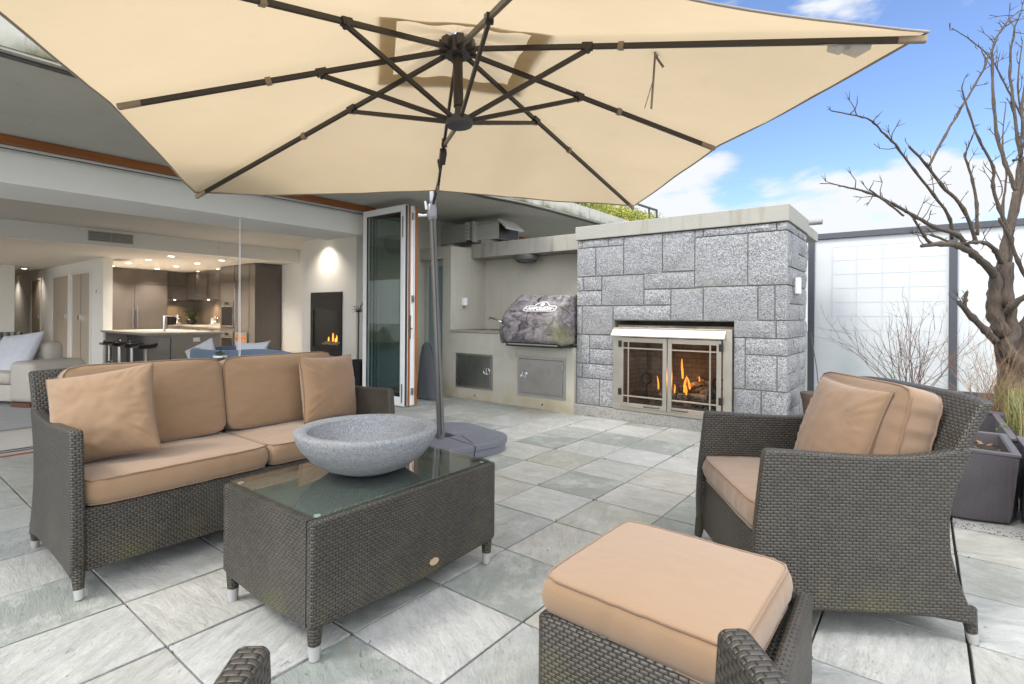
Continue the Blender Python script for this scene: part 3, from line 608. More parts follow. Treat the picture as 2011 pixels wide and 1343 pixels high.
def cushion(name, label, cat, w_, d, h, mw, group=None, mat=None, pipe=True, **k):
    t = thing(name, label, cat, (0, 0, 0), 0, group); t.matrix_world = mw
    m, rims = cushion_mb(w_, d, h, **k)
    o = m.build('cover', mat or TAN, t, smooth=True, angle=0); weld(o)
    if pipe:
        p = MB()
        for r_ in rims: p.tube(r_, 0.0042, 6, closed=True)
        p.build('piping', PIPE, t, smooth=True, angle=0)
    return t
def pillow(name, label, w_, d, T, mw, group=None, mat=None, pipemat=None, seed=0, wr=0.006, pinch=0.07, cat='pillow', pipe=True):
    t = thing(name, label, cat, (0, 0, 0), 0, group); t.matrix_world = mw
    def pt(x, y, s):
        X = x * (1 - pinch * (1 - y * y) * abs(x) ** 3); Y = y * (1 - pinch * (1 - x * x) * abs(y) ** 3)
        th = T / 2 * (max(0, 1 - x ** 2) ** 0.42) * (max(0, 1 - y ** 2) ** 0.42)
        q = Vector((x * 2.2 + seed * 5, y * 2.2, s * 2)); ed = (1 - min(1, max(abs(x), abs(y))) ** 6)
        rad = math.atan2(y, x); crease = mnoise.noise(Vector((cos(rad) * 15 + seed, sin(rad) * 15, s))) * max(abs(x), abs(y)) ** 2 * 0.018
        return Vector((X * w_ / 2, Y * d / 2, s * (th + (mnoise.noise(q) * wr + mnoise.noise(q * 2.7) * wr * 0.6 + crease) * ed)))
    m = MB(); n = 46
    ez = lambda u: sin((u - 0.5) * pi) * 0.5 + (u - 0.5)
    for s in (-1, 1): m.grid(lambda u, v, s=s: pt(max(-1, min(1, ez(u))), max(-1, min(1, ez(v))), s), n, n)
    o = m.build('cover', mat or TAN, t, smooth=True, angle=0); weld(o)
    if pipe:
        lp = [pt(-1 + 2 * i / 20, -1, 0) for i in range(20)] + [pt(1, -1 + 2 * i / 20, 0) for i in range(20)] + [pt(1 - 2 * i / 20, 1, 0) for i in range(20)] + [pt(-1, 1 - 2 * i / 20, 0) for i in range(20)]
        MB().tube(lp, 0.0045, 6, closed=True).build('piping', pipemat or PIPE, t, smooth=True, angle=0)
    return t
def T_(x, y, z, rz=0, rx=0, ry=0, rz2=0):
    return Matrix.Translation((x, y, z)) @ Matrix.Rotation(R(rz), 4, 'Z') @ Matrix.Rotation(R(rx), 4, 'X') @ Matrix.Rotation(R(ry), 4, 'Y') @ Matrix.Rotation(R(rz2), 4, 'Z')

# ------------------------------------------------------------------ living room furniture
LEA = plain('cream_leather', (0.50, 0.46, 0.40), 0.45, var=0.06, bump=0.004, scale=6)
ls = thing('leather_sofa', 'cream leather sofa with a fat arm and wooden feet in the room at left', 'sofa', (-8.6, 1.456, 0), R(27))
def rb(x0, x1, y0, y1, z0, z1, name, mat, par, bev=0.06): return MB().box(x0, x1, y0, y1, z0, z1).build(name, mat, par, bevel=bev, seg=4, smooth=True, angle=0)
rb(-0.36, 0, 0, 0.70, 0.07, 0.58, 'arm', LEA, ls, 0.07); rb(-2.6, -2.24, 0, 0.70, 0.07, 0.58, 'arm', LEA, ls, 0.07)
rb(-2.239, -0.361, 0.05, 0.68, 0.07, 0.28, 'base', LEA, ls, 0.02); rb(-1.29, -0.362, 0.02, 0.50, 0.281, 0.45, 'seat', LEA, ls); rb(-2.238, -1.30, 0.02, 0.50, 0.281, 0.45, 'seat', LEA, ls)
rb(-1.29, -0.37, 0.46, 0.72, 0.46, 0.80, 'back', LEA, ls, 0.09); rb(-2.3, -1.30, 0.46, 0.72, 0.46, 0.80, 'back', LEA, ls, 0.09)
FOOTW = plain('brown_foot', (0.12, 0.05, 0.025), 0.4)
for x in (-0.34, -2.55):
    for y in (0.02, 0.58): MB().box(x, x + 0.3, y, y + 0.1, 0, 0.068).build('foot', FOOTW, ls)
pillow('pillow', 'big white pillow lying on the cream leather sofa at the left edge', 0.62, 0.62, 0.2, T_(-9.35, 1.42, 0.63, 27, 62, 0, 8), mat=plain('white_cloth', (0.60, 0.61, 0.66), 0.9), pipe=False, seed=2)
rg = MB(); rg.box(-12.5, -7.25, -2.5, 2.9, 0.001, 0.012)
tag(rg.build('area_rug', m_fabric('grey_rug', (0.20, 0.195, 0.185), amt=0.35)), 'mottled grey rug on the floor under the cream leather sofa', 'rug')
BLUE = m_fabric('blue_cloth', (0.115, 0.17, 0.26), amt=0.2)
bs = thing('blue_sofa', 'curved denim blue sofa seen from behind through the opening', 'sofa', (-7.2, 3.6, 0))
path = [Vector(p) for p in ((-8.35, 4.1), (-8.42, 3.4), (-8.2, 3.08), (-7.7, 3.02), (-7.0, 3.12), (-6.55, 3.3), (-6.42, 3.7), (-6.45, 4.2))]
def cr_path(p, per=5):
    o = []
    for i in range(len(p) - 1):
        a = p[max(i - 1, 0)]; b = p[i]; c = p[i + 1]; d = p[min(i + 2, len(p) - 1)]
        for k in range(per):
            t = k / per; o.append(0.5 * ((2 * b) + (c - a) * t + (2 * a - 5 * b + 4 * c - d) * t * t + (3 * b - a - 3 * c + d) * t ** 3))
    return o + [p[-1]]
sp = cr_path(path); m = MB(); n_ = len(sp)
hts = [0.69 + 0.05 * math.exp(-((i / (n_ - 1) - 0.68) / 0.14) ** 2) - 0.10 * max(0, i / (n_ - 1) - 0.80) / 0.2 for i in range(n_)]
base = len(m.v)
for i, p in enumerate(sp):
    tg = (sp[min(i + 1, n_ - 1)] - sp[max(i - 1, 0)]).normalized(); nn = Vector((-tg.y, tg.x))
    for k, (o_, z) in enumerate(((0, 0.08), (0, hts[i] - 0.03), (0.02, hts[i]), (0.10, hts[i]), (0.12, hts[i] - 0.03), (0.12, 0.08))): q = p + nn * o_; m.v.append((q.x, q.y, z))
for i in range(n_ - 1):
    for k in range(6): k2 = (k + 1) % 6; m.f.append((i * 6 + k, i * 6 + k2, (i + 1) * 6 + k2, (i + 1) * 6 + k))
m.f.append(tuple(range(6))); m.f.append(tuple((n_ - 1) * 6 + k for k in range(6))[::-1])
m.build('back', BLUE, bs, world=True, smooth=True)
rb(-1.0, 0.6, -0.35, 0.55, 0.1, 0.42, 'seat', BLUE, bs)
for x in (-1.0, 0.5):
    for y in (-0.3, 0.45): MB().tube([(x, y, 0.1), (x, y, 0)], [0.025, 0.015], 8).build('leg', FOOTW, bs)
WC = plain('white_cloth', (0.62, 0.61, 0.58), 0.9)
a_ = D(398, 697, 7.6); pillow('pillow', 'white pillow poking up over the left part of the blue sofa', 0.42, 0.42, 0.14, T_(a_.x, a_.y, a_.z - 0.02, 35, 70, 0, 30), mat=WC, pipe=False, seed=5)
a_ = D(493, 690, 7.3); pillow('pillow', 'white pillow with two peaks on the right part of the blue sofa', 0.5, 0.4, 0.14, T_(a_.x, a_.y, a_.z - 0.04, 40, 75, 0, 0), mat=WC, pipe=False, seed=6, pinch=0.22)
st = D(432, 714, 6.35); t = thing('side_table', 'small dark side table just inside the opening behind the loveseat', 'side table', (st.x, st.y, 0))
MB().lathe([(0.17, 0), (0.175, 0.01), (0.17, 0.02)], (0, 0, st.z - 0.02), 28).build('top', plain('dark_table', (0.02, 0.022, 0.025), 0.3), t, smooth=True)
MB().tube([(0, 0, 0.02), (0, 0, st.z - 0.02)], 0.02, 10).build('post', CHAR, t); MB().lathe([(0.13, 0), (0.13, 0.012), (0.02, 0.02)], n=24).build('base', CHAR, t)
t = thing('potted_succulent', 'white bowl with a small grey-green plant on the side table', 'potted plant', (st.x, st.y, st.z))
MB().lathe([(0.045, 0), (0.07, 0.02), (0.078, 0.10), (0.072, 0.10), (0.06, 0.085)], n=22).build('pot', WHITEP, t, smooth=True)
m = MB(); rnd = random.Random(9)
for k in range(70):
    a = rnd.uniform(0, 6.28); r = rnd.uniform(0, 0.08); z = 0.09 + rnd.uniform(0, 0.06) - r * 0.3; s = 0.016
    m.quad((cos(a) * r, sin(a) * r, z), (cos(a) * r + s, sin(a) * r, z + s), (cos(a) * r + s, sin(a) * r + s, z + 0.02), (cos(a) * r, sin(a) * r + s, z))
m.build('leaves', plain('grey_green', (0.14, 0.19, 0.14), 0.7), t)
STR = NT('striped_cloth'); _x = STR.xyz(STR.obj())[0]; _f = STR.m_('FRACT', STR.m_('DIVIDE', _x, 0.16)); STR.set(STR.mix(STR.rng(_f, 0.48, 0.52), (0.06, 0.075, 0.11), (0.30, 0.27, 0.19)), 0.9); STR = STR.m
for k, (px, lab) in enumerate(((3, 'striped dining chair at the far left edge beyond the leather sofa'), (18, 'striped dining chair, middle of the three beyond the leather sofa'), (32, 'striped dining chair, rightmost of the three beyond the leather sofa'))):
    q = D(px, 664, 13.6 - k * 0.1); t = thing('dining_chair', lab, 'dining chair', (q.x, q.y, 0), R(38), 'striped dining chairs')
    MB().prism([(-0.19, 0.46), (0.19, 0.46), (0.17, q.z + 0.16), (-0.17, q.z + 0.16)], lambda a, b, c: (a, c - b * 0.12, b), 0, 0.07).build('backrest', STR, t, bevel=0.02)
    MB().box(-0.2, 0.2, -0.45, -0.04, 0.38, 0.46).build('seat', STR, t, bevel=0.02)
    for x in (-0.17, 0.17):
        for y in (-0.42, -0.07): MB().box(x - 0.018, x + 0.018, y - 0.018, y + 0.018, 0, 0.379).build('leg', FOOTW, t)
t = thing('light_switch', 'white thermostat and switch plate on the wall beside the passage', 'switch', (-14.6, 3.56, 1.5))
MB().box(-0.05, 0.05, 0, 0.009, 0.1, 0.22).build('plate', WHITEP, t); MB().box(0.12, 0.2, 0, 0.009, 0.1, 0.2).build('plate', WHITEP, t); MB().box(-0.02, 0.02, -0.004, -0.0005, 0.13, 0.19).build('screen', BLACK, t)
t = thing('wall_switch', 'narrow pale switch on the wall left of the indoor fireplace', 'switch', (-10.9, 6.77, 1.4)); MB().box(-0.035, 0.035, 0, 0.009, 0, 0.12).build('plate', plain('ivory', (0.5, 0.47, 0.33), 0.5), t)
t = thing('spiky_plant', 'spiky dark leaves of a plant in front of the wall beside the folded doors', 'plant', (-6.7, 4.72, 0.0))
m = MB(); rnd = random.Random(12); q0 = Y_ = Vector((-6.72, 4.85, 1.28))
for k in range(16):
    a = rnd.uniform(0, 6.28); L = rnd.uniform(0.08, 0.15); e_ = rnd.uniform(-0.3, 1.1); m.tube([(0, 0.1, 1.22), (cos(a) * L * .6, 0.1 + sin(a) * L * .6, 1.24 + e_ * L), (cos(a) * L, 0.1 + sin(a) * L, 1.22 + e_ * L)], [0.005, 0.004, 0.001], 4)
m.build('leaves', plain('dark_leaf', (0.02, 0.03, 0.018), 0.5), t); MB().tube([(0, 0.1, 0.5), (0.01, 0.1, 1.22)], 0.012, 6).build('stem', plain('stem_brown', (0.08, 0.06, 0.04), 0.8), t)
MB().lathe([(0.12, 0), (0.15, 0.5), (0.14, 0.5), (0.12, 0.47)], (0, 0.1, 0.0), 16).build('pot', BLACK, t)

# ------------------------------------------------------------------ stone fireplace
FX0, FX1, FY0, FY1 = -3.33, -1.01, 5.53, 6.57
sf = thing('stone_fireplace', 'large outdoor fireplace of rough grey granite blocks with a concrete cap', 'fireplace', (-2.17, 6.05, 0))
def S(name, boxes, mat, par=None, **k): return hb(name, boxes, mat, par or sf, **k)
ox0, ox1, oz1 = -2.815, -1.50, 1.11
S('core', [(FX0 + .02, ox0 - .012, FY0 + .021, FY1 - .02, 0, 2.10), (ox1 + .012, FX1 - .021, FY0 + .021, FY1 - .02, 0, 2.10), (ox0 - .0115, ox1 + .0115, FY0 + .021, FY1 - .02, oz1 + .03, 2.10), (ox0 - .0115, ox1 + .0115, 6.2, FY1 - .02, 0.13, oz1 + .0295), (ox0 - .0115, ox1 + .0115, FY0 + .022, FY1 - .02, 0, 0.125)], m_concrete('mortar', (0.21, 0.205, 0.18), 0.5, (0.12, 0.12, 0.09)))
ST = '''-3.326,-3.258,2.005,2.10 -3.258,-2.908,2.005,2.10 -2.908,-2.71,2.005,2.10 -3.326,-3.068,1.66,2.005 -3.068,-2.707,1.66,2.005 -2.707,-2.247,1.66,2.10 -2.247,-1.895,1.675,2.10 -1.895,-1.806,2.02,2.10 -1.806,-1.112,2.02,2.10 -1.112,-1.01,2.02,2.10
-1.895,-1.37,1.50,2.02 -1.37,-1.01,1.50,2.02 -3.326,-3.238,1.49,1.66 -3.238,-2.989,1.49,1.66 -3.326,-2.989,1.31,1.49 -2.989,-2.459,1.31,1.66 -2.707,-2.70,1.66,1.661 -2.459,-1.895,1.49,1.668 -2.459,-2.15,1.315,1.49 -2.15,-1.804,1.145,1.49 -1.804,-1.275,1.145,1.50 -1.275,-1.123,1.16,1.50 -1.123,-1.01,1.16,1.50
-3.326,-3.25,0.968,1.31 -3.25,-2.838,0.968,1.31 -2.838,-2.15,1.145,1.312 -3.326,-3.147,0.62,0.968 -3.147,-2.815,0.80,0.968 -3.147,-2.815,0.62,0.80 -3.326,-3.245,0.445,0.62 -3.245,-2.815,0.445,0.62 -3.326,-3.009,0.125,0.445 -3.009,-2.815,0.125,0.445
-1.50,-1.112,0.985,1.16 -1.112,-1.01,0.985,1.16 -1.50,-1.389,0.475,0.985 -1.389,-1.01,0.82,0.985 -1.389,-1.102,0.475,0.82 -1.102,-1.01,0.475,0.82 -1.50,-1.24,0.125,0.475 -1.24,-1.01,0.125,0.475'''
rnd = random.Random(4); m = MB(); tn = []
def block(f0, f1, z0, z1, face):
    gp = 0.0062; pr = rnd.uniform(0.0, 0.010); nu = max(2, int((f1 - f0) / 0.05)); nv = max(2, int((z1 - z0) / 0.05))
    f0 += gp; f1 -= gp; z0 += gp; z1 -= gp; sd_ = rnd.uniform(0, 99)
    ids = {}; b = len(m.v)
    for j in range(nv + 1):
        for i in range(nu + 1):
            u = i / nu; v = j / nv; e = min(u, 1 - u) * (f1 - f0); e2 = min(v, 1 - v) * (z1 - z0); ed = min(1, min(e, e2) / 0.035)
            a = f0 + (f1 - f0) * u; c = z0 + (z1 - z0) * v
            dd = pr * 0.6 + (0.014 + 0.016 * mnoise.noise(Vector((a * 9 + sd_, c * 9, sd_))) + 0.006 * mnoise.noise(Vector((a * 30, c * 30, sd_)))) * ed ** 0.6
            if face == 'front': m.v.append((a, FY0 + 0.012 - dd, c))
            else: m.v.append((FX1 - 0.012 + dd, a, c))
    for j in range(nv):
        for i in range(nu):
            q = b + j * (nu + 1) + i; m.f.append((q, q + 1, q + nu + 2, q + nu + 1)); tn.append(((sd_ * 7) % 1, 0, 0))
    # sides back into the mortar
    per = [(i, 0) for i in range(nu)] + [(nu, j) for j in range(nv)] + [(nu - i, nv) for i in range(nu)] + [(0, nv - j) for j in range(nv)]
    k0 = len(m.v)
    for i, j in per:
        p = m.v[b + j * (nu + 1) + i]; m.v.append((p[0], FY0 + 0.05, p[2]) if face == 'front' else (FX1 - 0.05, p[1], p[2]))
    for k, (i, j) in enumerate(per):
        i2, j2 = per[(k + 1) % len(per)]; m.f.append((b + j * (nu + 1) + i, k0 + k, k0 + (k + 1) % len(per), b + j2 * (nu + 1) + i2)); tn.append(((sd_ * 7) % 1, 0, 0))
for s_ in ST.split():
    a, b, c, d = map(float, s_.split(','))
    if b - a > 0.02: block(a, b, c, d, 'front')
z = 0.125; rnd2 = random.Random(8)
for hgt in (0.35, 0.345, 0.165, 0.175, 0.34, 0.18, 0.34, 0.08):
    y = FY0 + 0.012
    while y < FY1 - 0.02:
        L = min(rnd2.choice((0.13, 0.2, 0.28, 0.36)), FY1 - y)
        if FY1 - y - L < 0.08: L = FY1 - y
        if hgt > 0.3 and rnd2.random() < 0.5: block(y, y + L, z, z + hgt * 0.48, 'side'); block(y, y + L, z + hgt * 0.48, z + hgt, 'side')
        else: block(y, y + L, z, z + hgt, 'side')
        y += L
    z += hgt
sw = m.build('stone_facing', GRAN, sf, world=True, smooth=True, angle=50); set_tone(sw, tn, 1)
S('cap', [(FX0 - 0.006, FX1 + 0.01, FY0 - 0.02, FY1 + 0.02, 2.105, 2.265)], CONC2, bevel=0.006)
S('hearth_plinth', [(FX0 - 0.005, FX1 + 0.006, FY0 - 0.035, FY1, 0, 0.122)], m_granite('plinth_granite', (0.24, 0.235, 0.22), (0.48, 0.47, 0.44), 1.4), bevel=0.004)
# firebox
BR = NT('firebrick'); o = BR.obj(); bt = BR.n('TexBrick'); BR.l(BR.mapv(o, (1, 1, 1), (pi / 2, 0, 0)), bt.inputs['Vector']); bt.inputs['Scale'].default_value = 4.6; bt.inputs['Mortar Size'].default_value = 0.012
bt.inputs['Color1'].default_value = (0.23, 0.195, 0.165, 1); bt.inputs['Color2'].default_value = (0.31, 0.265, 0.225, 1); bt.inputs['Mortar'].default_value = (0.11, 0.09, 0.075, 1)
BR.set(BR.mix(BR.rng(BR.noise(o, 3, 4), 0.4, 0.7, 0, 0.6), bt.outputs[0], (0.06, 0.05, 0.045)), 0.9); BR = BR.m
fx0, fx1 = -2.76, -1.55
S('firebox', [(fx0 - 0.03, fx1 + 0.03, 6.10, 6.13, 0.135, 1.09), (fx0 - 0.045, fx0, 5.60, 6.099, 0.135, 1.09), (fx1, fx1 + 0.045, 5.60, 6.099, 0.135, 1.09), (fx0 + .001, fx1 - .001, 5.60, 6.099, 0.135, 0.16), (fx0 + .001, fx1 - .001, 5.60, 6.099, 1.06, 1.09)], BR)
fd = S('surround', [(ox0 + .004, -2.725, 5.495, 5.56, 0.128, 1.062), (-1.59, ox1 - .004, 5.495, 5.56, 0.128, 1.062), (-2.7245, -1.5905, 5.495, 5.56, 0.985, 1.062), (-2.7245, -1.5905, 5.495, 5.56, 0.128, 0.165)], m_steel('weathered_steel', (0.52, 0.48, 0.42), 0.4), bevel=0.002)
WST = bpy.data.materials['weathered_steel']
m = MB(); m.prism([(5.494, 1.045), (5.43, 0.975), (5.43, 0.960), (5.494, 0.965)], lambda a, b, t: (t, a, b), ox0 + 0.002, ox1 - 0.06); m.build('hood', WST, sf, world=True, bevel=0.002)
for nm, a, b in (('left', -2.715, -2.165), ('right', -2.155, -1.600)):
    zb, zt = 0.172, 0.95; y0_, y1_ = 5.468, 5.492
    fr_ = S('door', [(a, a + 0.045, y0_, y1_, zb, zt), (b - 0.045, b, y0_, y1_, zb, zt), (a + .0455, b - .0455, y0_, y1_, zb, zb + 0.045), (a + .0455, b - .0455, y0_, y1_, zt - 0.05, zt), (a + .0455, b - .0455, y0_ + .002, y1_ - .002, zb + 0.115, zb + 0.13)], WST, bevel=0.0015)
    vx = a + 0.10 if nm == 'left' else b - 0.115
    S('bar', [(vx, vx + 0.014, y0_ - .002, y0_ + .008, zb + 0.0455, zt - 0.0505), (a + .0455, b - .0455, y0_ - .0005, y0_ + .006, zt - 0.125, zt - 0.111)], WST, fr_)
    S('glass', [(a + .045, b - .045, y0_ + .010, y0_ + .014, zb + .045, zt - .05)], m_glass('fire_glass', (0.80, 0.78, 0.74), 0, 0.9), fr_)
    hx = a + 0.30 if nm == 'left' else a + 0.05
    hd = MB(); hd.tube([(hx, 5.467, 0.195), (hx, 5.44, 0.195), (hx + 0.17, 5.44, 0.195), (hx + 0.17, 5.467, 0.195)], 0.006, 8); hd.build('handle', CHAR, fr_, world=True, smooth=True)
    ex = a - 0.012 if nm == 'left' else b - 0.02
    for zz in (0.30, 0.84): S('hinge', [(ex, ex + 0.035, 5.452, 5.4675, zz, zz + 0.075)], BLACK, fr_, bevel=0.003)
# fire bed: grate, logs, andirons, flames
S('grate', [(-2.45, -1.72, 5.66, 5.70, 0.175, 0.19), (-2.42, -1.75, 5.71, 5.95, 0.161, 0.20)], plain('ash_grey', (0.14, 0.135, 0.13), 0.7)); S('pan_lip', [(-2.5, -1.66, 5.64, 5.655, 0.165, 0.185)], WST)
LOG = NT('charred_log'); o = LOG.obj(); LOG.set(LOG.mix(LOG.rng(LOG.noise(o, 14, 5, 0.7), 0.4, 0.62), (0.02, 0.018, 0.017), (0.26, 0.24, 0.22)), 0.95); LOG.bump(LOG.noise(o, 30, 4), 0.02); LOG = LOG.m
rnd = random.Random(21)
for k, (x, y, z, L, r, a, tl) in enumerate(((-2.2, 5.78, 0.24, 0.28, 0.035, 0.2, 0.0), (-1.95, 5.74, 0.245, 0.34, 0.045, -0.15, 0.05), (-1.80, 5.80, 0.30, 0.17, 0.08, 1.2, 0.05), (-2.08, 5.86, 0.31, 0.4, 0.04, 0.1, 0.1), (-1.98, 5.83, 0.37, 0.3, 0.035, 0.5, 0.25), (-2.3, 5.82, 0.225, 0.2, 0.03, -0.5, 0.0), (-1.86, 5.85, 0.42, 0.22, 0.028, -0.6, -0.2))):
    d = Vector((cos(a), sin(a) * 0.6, tl)) * L / 2; pts = []
    c0 = Vector((x - 0.02, y, z + 0.06)); 
    for i in range(7): f_ = i / 6 * 2 - 1; pts.append(c0 + d * f_ + Vector((0, 0, 0.008 * mnoise.noise(Vector((f_ * 2, k, 0))))))
    MB().tube(pts, [r * (1 + 0.15 * mnoise.noise(Vector((i, k, 2)))) for i in range(7)], 10).build('log', LOG, sf, smooth=True, world=True)
m = MB()
for k in range(90): 
    c0 = (rnd.uniform(-2.42, -1.74), rnd.uniform(5.68, 5.9), 0.205 + rnd.uniform(0, 0.02)); s = rnd.uniform(0.008, 0.02); m.box(c0[0] - s, c0[0] + s, c0[1] - s, c0[1] + s, c0[2] - s, c0[2] + s)
m.build('embers', LOG, sf, world=True, bevel=0.004)
for x in (-2.50, -1.70):
    m = MB(); m.tube([(x, 5.72, 0.165), (x, 5.72, 0.30), (x, 5.72, 0.42)], [0.03, 0.014, 0.012], 10); m.tube([(x + 0.06 * cos(i * pi / 9), 5.72, 0.48 + 0.06 * sin(i * pi / 9)) for i in range(18)], 0.012, 8, closed=True)
    m.build('andiron', plain('iron', (0.05, 0.05, 0.052), 0.5, 0.6), sf, world=True, smooth=True)
for k, (x, y, z, h_, w2, ln) in enumerate(((-2.375, 5.76, 0.36, 0.15, 0.016, -0.01), (-2.295, 5.78, 0.39, 0.22, 0.022, 0.01), (-2.11, 5.80, 0.50, 0.22, 0.024, -0.015), (-2.075, 5.76, 0.35, 0.19, 0.026, 0.02), (-2.02, 5.77, 0.39, 0.14, 0.022, -0.04), (-2.17, 5.72, 0.34, 0.10, 0.016, 0.0), (-2.04, 5.72, 0.33, 0.11, 0.018, 0.0), (-1.925, 5.80, 0.48, 0.06, 0.012, 0.0))): flame(sf, x, y, z, h_, w2, ln, k)
fl_ = bpy.data.lights.new('fire_light', 'POINT'); fl_.energy = 1.6; fl_.color = (1, 0.45, 0.15); fl_.shadow_soft_size = 0.08; flo = bpy.data.objects.new('fire_light', fl_); COL.objects.link(flo); flo.parent = sf; flo.location = Vector((-2.0, 5.72, 0.5)) - sf.location
pp = MB(); pp.tube([(-1.2, 7.05, 2.305), (-0.93, 7.05, 2.305)], 0.032, 14); tag(pp.build('vent_pipe', plain('dull_pipe', (0.20, 0.20, 0.20), 0.5), smooth=True), 'short grey pipe sticking out behind the fireplace cap', 'pipe')
S('rear_ledge', [(-1.9, -1.03, 6.595, 7.45, 2.12, 2.235)], CONC2, bevel=0.004)
dv = thing('wall_sensor', 'white upright sensor fixed to the right corner of the stone fireplace', 'sensor', (-0.99, 5.80, 1.42))
MB().box(-0.002, 0.045, -0.03, 0.03, 0, 0.16).build('housing', WHITEP, dv, bevel=0.008); MB().lathe([(0.018, -0.02), (0.02, 0)], (0.02, 0, 0), 12).build('lens', plain('grey_lens', (0.25, 0.25, 0.26), 0.2), dv)

# ------------------------------------------------------------------ outdoor kitchen
CX0, CX1, CY = -5.43, -3.335, 5.50
ok = thing('outdoor_kitchen', 'beige rendered barbecue counter with alcove, concrete beam and two steel doors', 'outdoor kitchen', (-4.4, 5.9, 0))
def K(name, boxes, mat, par=None, **k): return hb(name, boxes, mat, par or ok, **k)
K('counter_wall', [(CX0 + .0005, -4.30, CY, 6.26, 0, 0.937), (-4.2995, CX1, CY, 6.26, 0, 0.80)], STUCCO)
K('pillar', [(-5.60, CX0, CY, 6.40, 0, 2.20)], STUCCO, bevel=0.004); K('pillar', [(-6.098, -5.6005, CY, 6.40, 2.02, 2.199)], STUCCO)
K('back_wall', [(CX0 + .0005, CX1, 6.262, 6.40, 0, 2.05)], m_concrete('stucco_alcove', (0.48, 0.455, 0.395), 0.2, (0.25, 0.23, 0.18)))
K('beam', [(CX0 + .0005, CX1 - .001, 5.935, 6.5, 2.053, 2.265)], CONC, bevel=0.005)
K('countertop', [(CX0 + .001, -4.27, CY - 0.012, 6.26, 0.940, 0.975)], COUNTER, bevel=0.003)
snk = K('sink', [(-5.15, -4.45, 5.62, 5.63, 0.9755, 0.982), (-5.15, -4.45, 6.0, 6.01, 0.9755, 0.982), (-5.15, -5.14, 5.6305, 5.9995, 0.9755, 0.982), (-4.46, -4.45, 5.6305, 5.9995, 0.9755, 0.982)], STEEL); K('basin', [(-5.139, -4.461, 5.631, 5.999, 0.9752, 0.9765)], plain('basin_dark', (0.16, 0.16, 0.16), 0.3, 1.0), snk)
fa = MB(); q1 = (-4.72, 5.93, 0.976)
fa.tube([(-4.72, 5.93, 0.976), (-4.72, 5.93, 1.08)], 0.022, 12); fa.tube([(-4.72, 5.93, 1.03), (-4.80, 5.90, 1.09), (-4.92, 5.86, 1.145), (-4.98, 5.84, 1.15), (-4.99, 5.84, 1.125)], [0.011, 0.011, 0.011, 0.012, 0.014], 8); fa.tube([(-4.72, 5.93, 1.08), (-4.75, 5.92, 1.17)], [0.012, 0.007], 8)
fo = fa.build('faucet', CHROME, ok, smooth=True, world=True)
def steel_door(x0, x1, z0, z1, side, lab):
    f_ = K('access_door', [(x0, x1, CY - 0.008, CY - 0.001, z0, z0 + 0.035), (x0, x1, CY - 0.008, CY - 0.001, z1 - 0.035, z1), (x0, x0 + 0.035, CY - 0.008, CY - 0.001, z0 + .0355, z1 - .0355), (x1 - 0.035, x1, CY - 0.008, CY - 0.001, z0 + .0355, z1 - .0355)], m_steel('frame_steel', (0.42, 0.41, 0.39), 0.4), label=lab)
    K('panel', [(x0 + 0.039, x1 - 0.039, CY - 0.014, CY - 0.001, z0 + 0.039, z1 - 0.039)], m_steel('door_steel_' + side, (0.40, 0.38, 0.355), 0.30, (30, 1, 1)), f_, bevel=0.002)
    K('gap', [(x0 + 0.0352, x1 - 0.0352, CY - 0.004, CY - 0.0015, z0 + 0.0358, z1 - 0.0358)], BLACK, f_)
    hx = x1 - 0.10 if side == 'left' else x0 + 0.11; hz = (z0 + z1) / 2 + 0.015
    r_ = MB(); r_.tube([(hx + 0.05 * cos(i * pi / 12), CY - 0.017, hz + 0.05 * sin(i * pi / 12)) for i in range(24)], 0.006, 8, closed=True); r_.tube([(hx, CY - 0.0145, hz), (hx, CY - 0.016, hz)], [0.045, 0.045], 24); r_.tube([(hx, CY - 0.02, hz - 0.045), (hx, CY - 0.02, hz + 0.045)], 0.008, 8)
    r_.build('round_latch', CHROME, f_, smooth=True, world=True)
    ex = x0 + 0.036 if side == 'left' else x1 - 0.046
    K('hinge', [(ex, ex + 0.01, CY - 0.019, CY - 0.0145, z, z + 0.05) for z in (z0 + 0.08, z1 - 0.14)], CHROME, f_)
steel_door(-5.31, -4.62, 0.16, 0.645, 'left', 'smaller brushed steel door, latch on its right'); steel_door(-4.19, -3.45, 0.15, 0.665, 'right', 'larger brushed steel door, latch on its left')
for x in (-4.56, -4.34): K('outlet_cover', [(x, x + 0.12, CY - 0.012, CY - 0.0005, 0.645, 0.72)], plain('outlet_beige', (0.42, 0.40, 0.35), 0.5), bevel=0.003)
for x in (-4.95, -3.8): MB().tube([(x, CY - 0.003, 0.06), (x, CY - 0.0005, 0.06)], 0.012, 10).build('weep_hole', BLACK, ok, world=True)
dv = thing('soap_dispenser', 'small white dispenser on the side of the pillar above the sink', 'dispenser', (-5.43, 5.76, 1.30)); MB().box(0.001, 0.06, -0.035, 0.035, 0.03, 0.145).build('housing', WHITEP, dv, bevel=0.008); MB().box(0.015, 0.045, -0.015, 0.015, 0, 0.0295).build('nozzle', plain('grey_lens', (0.25, 0.25, 0.26), 0.2), dv)
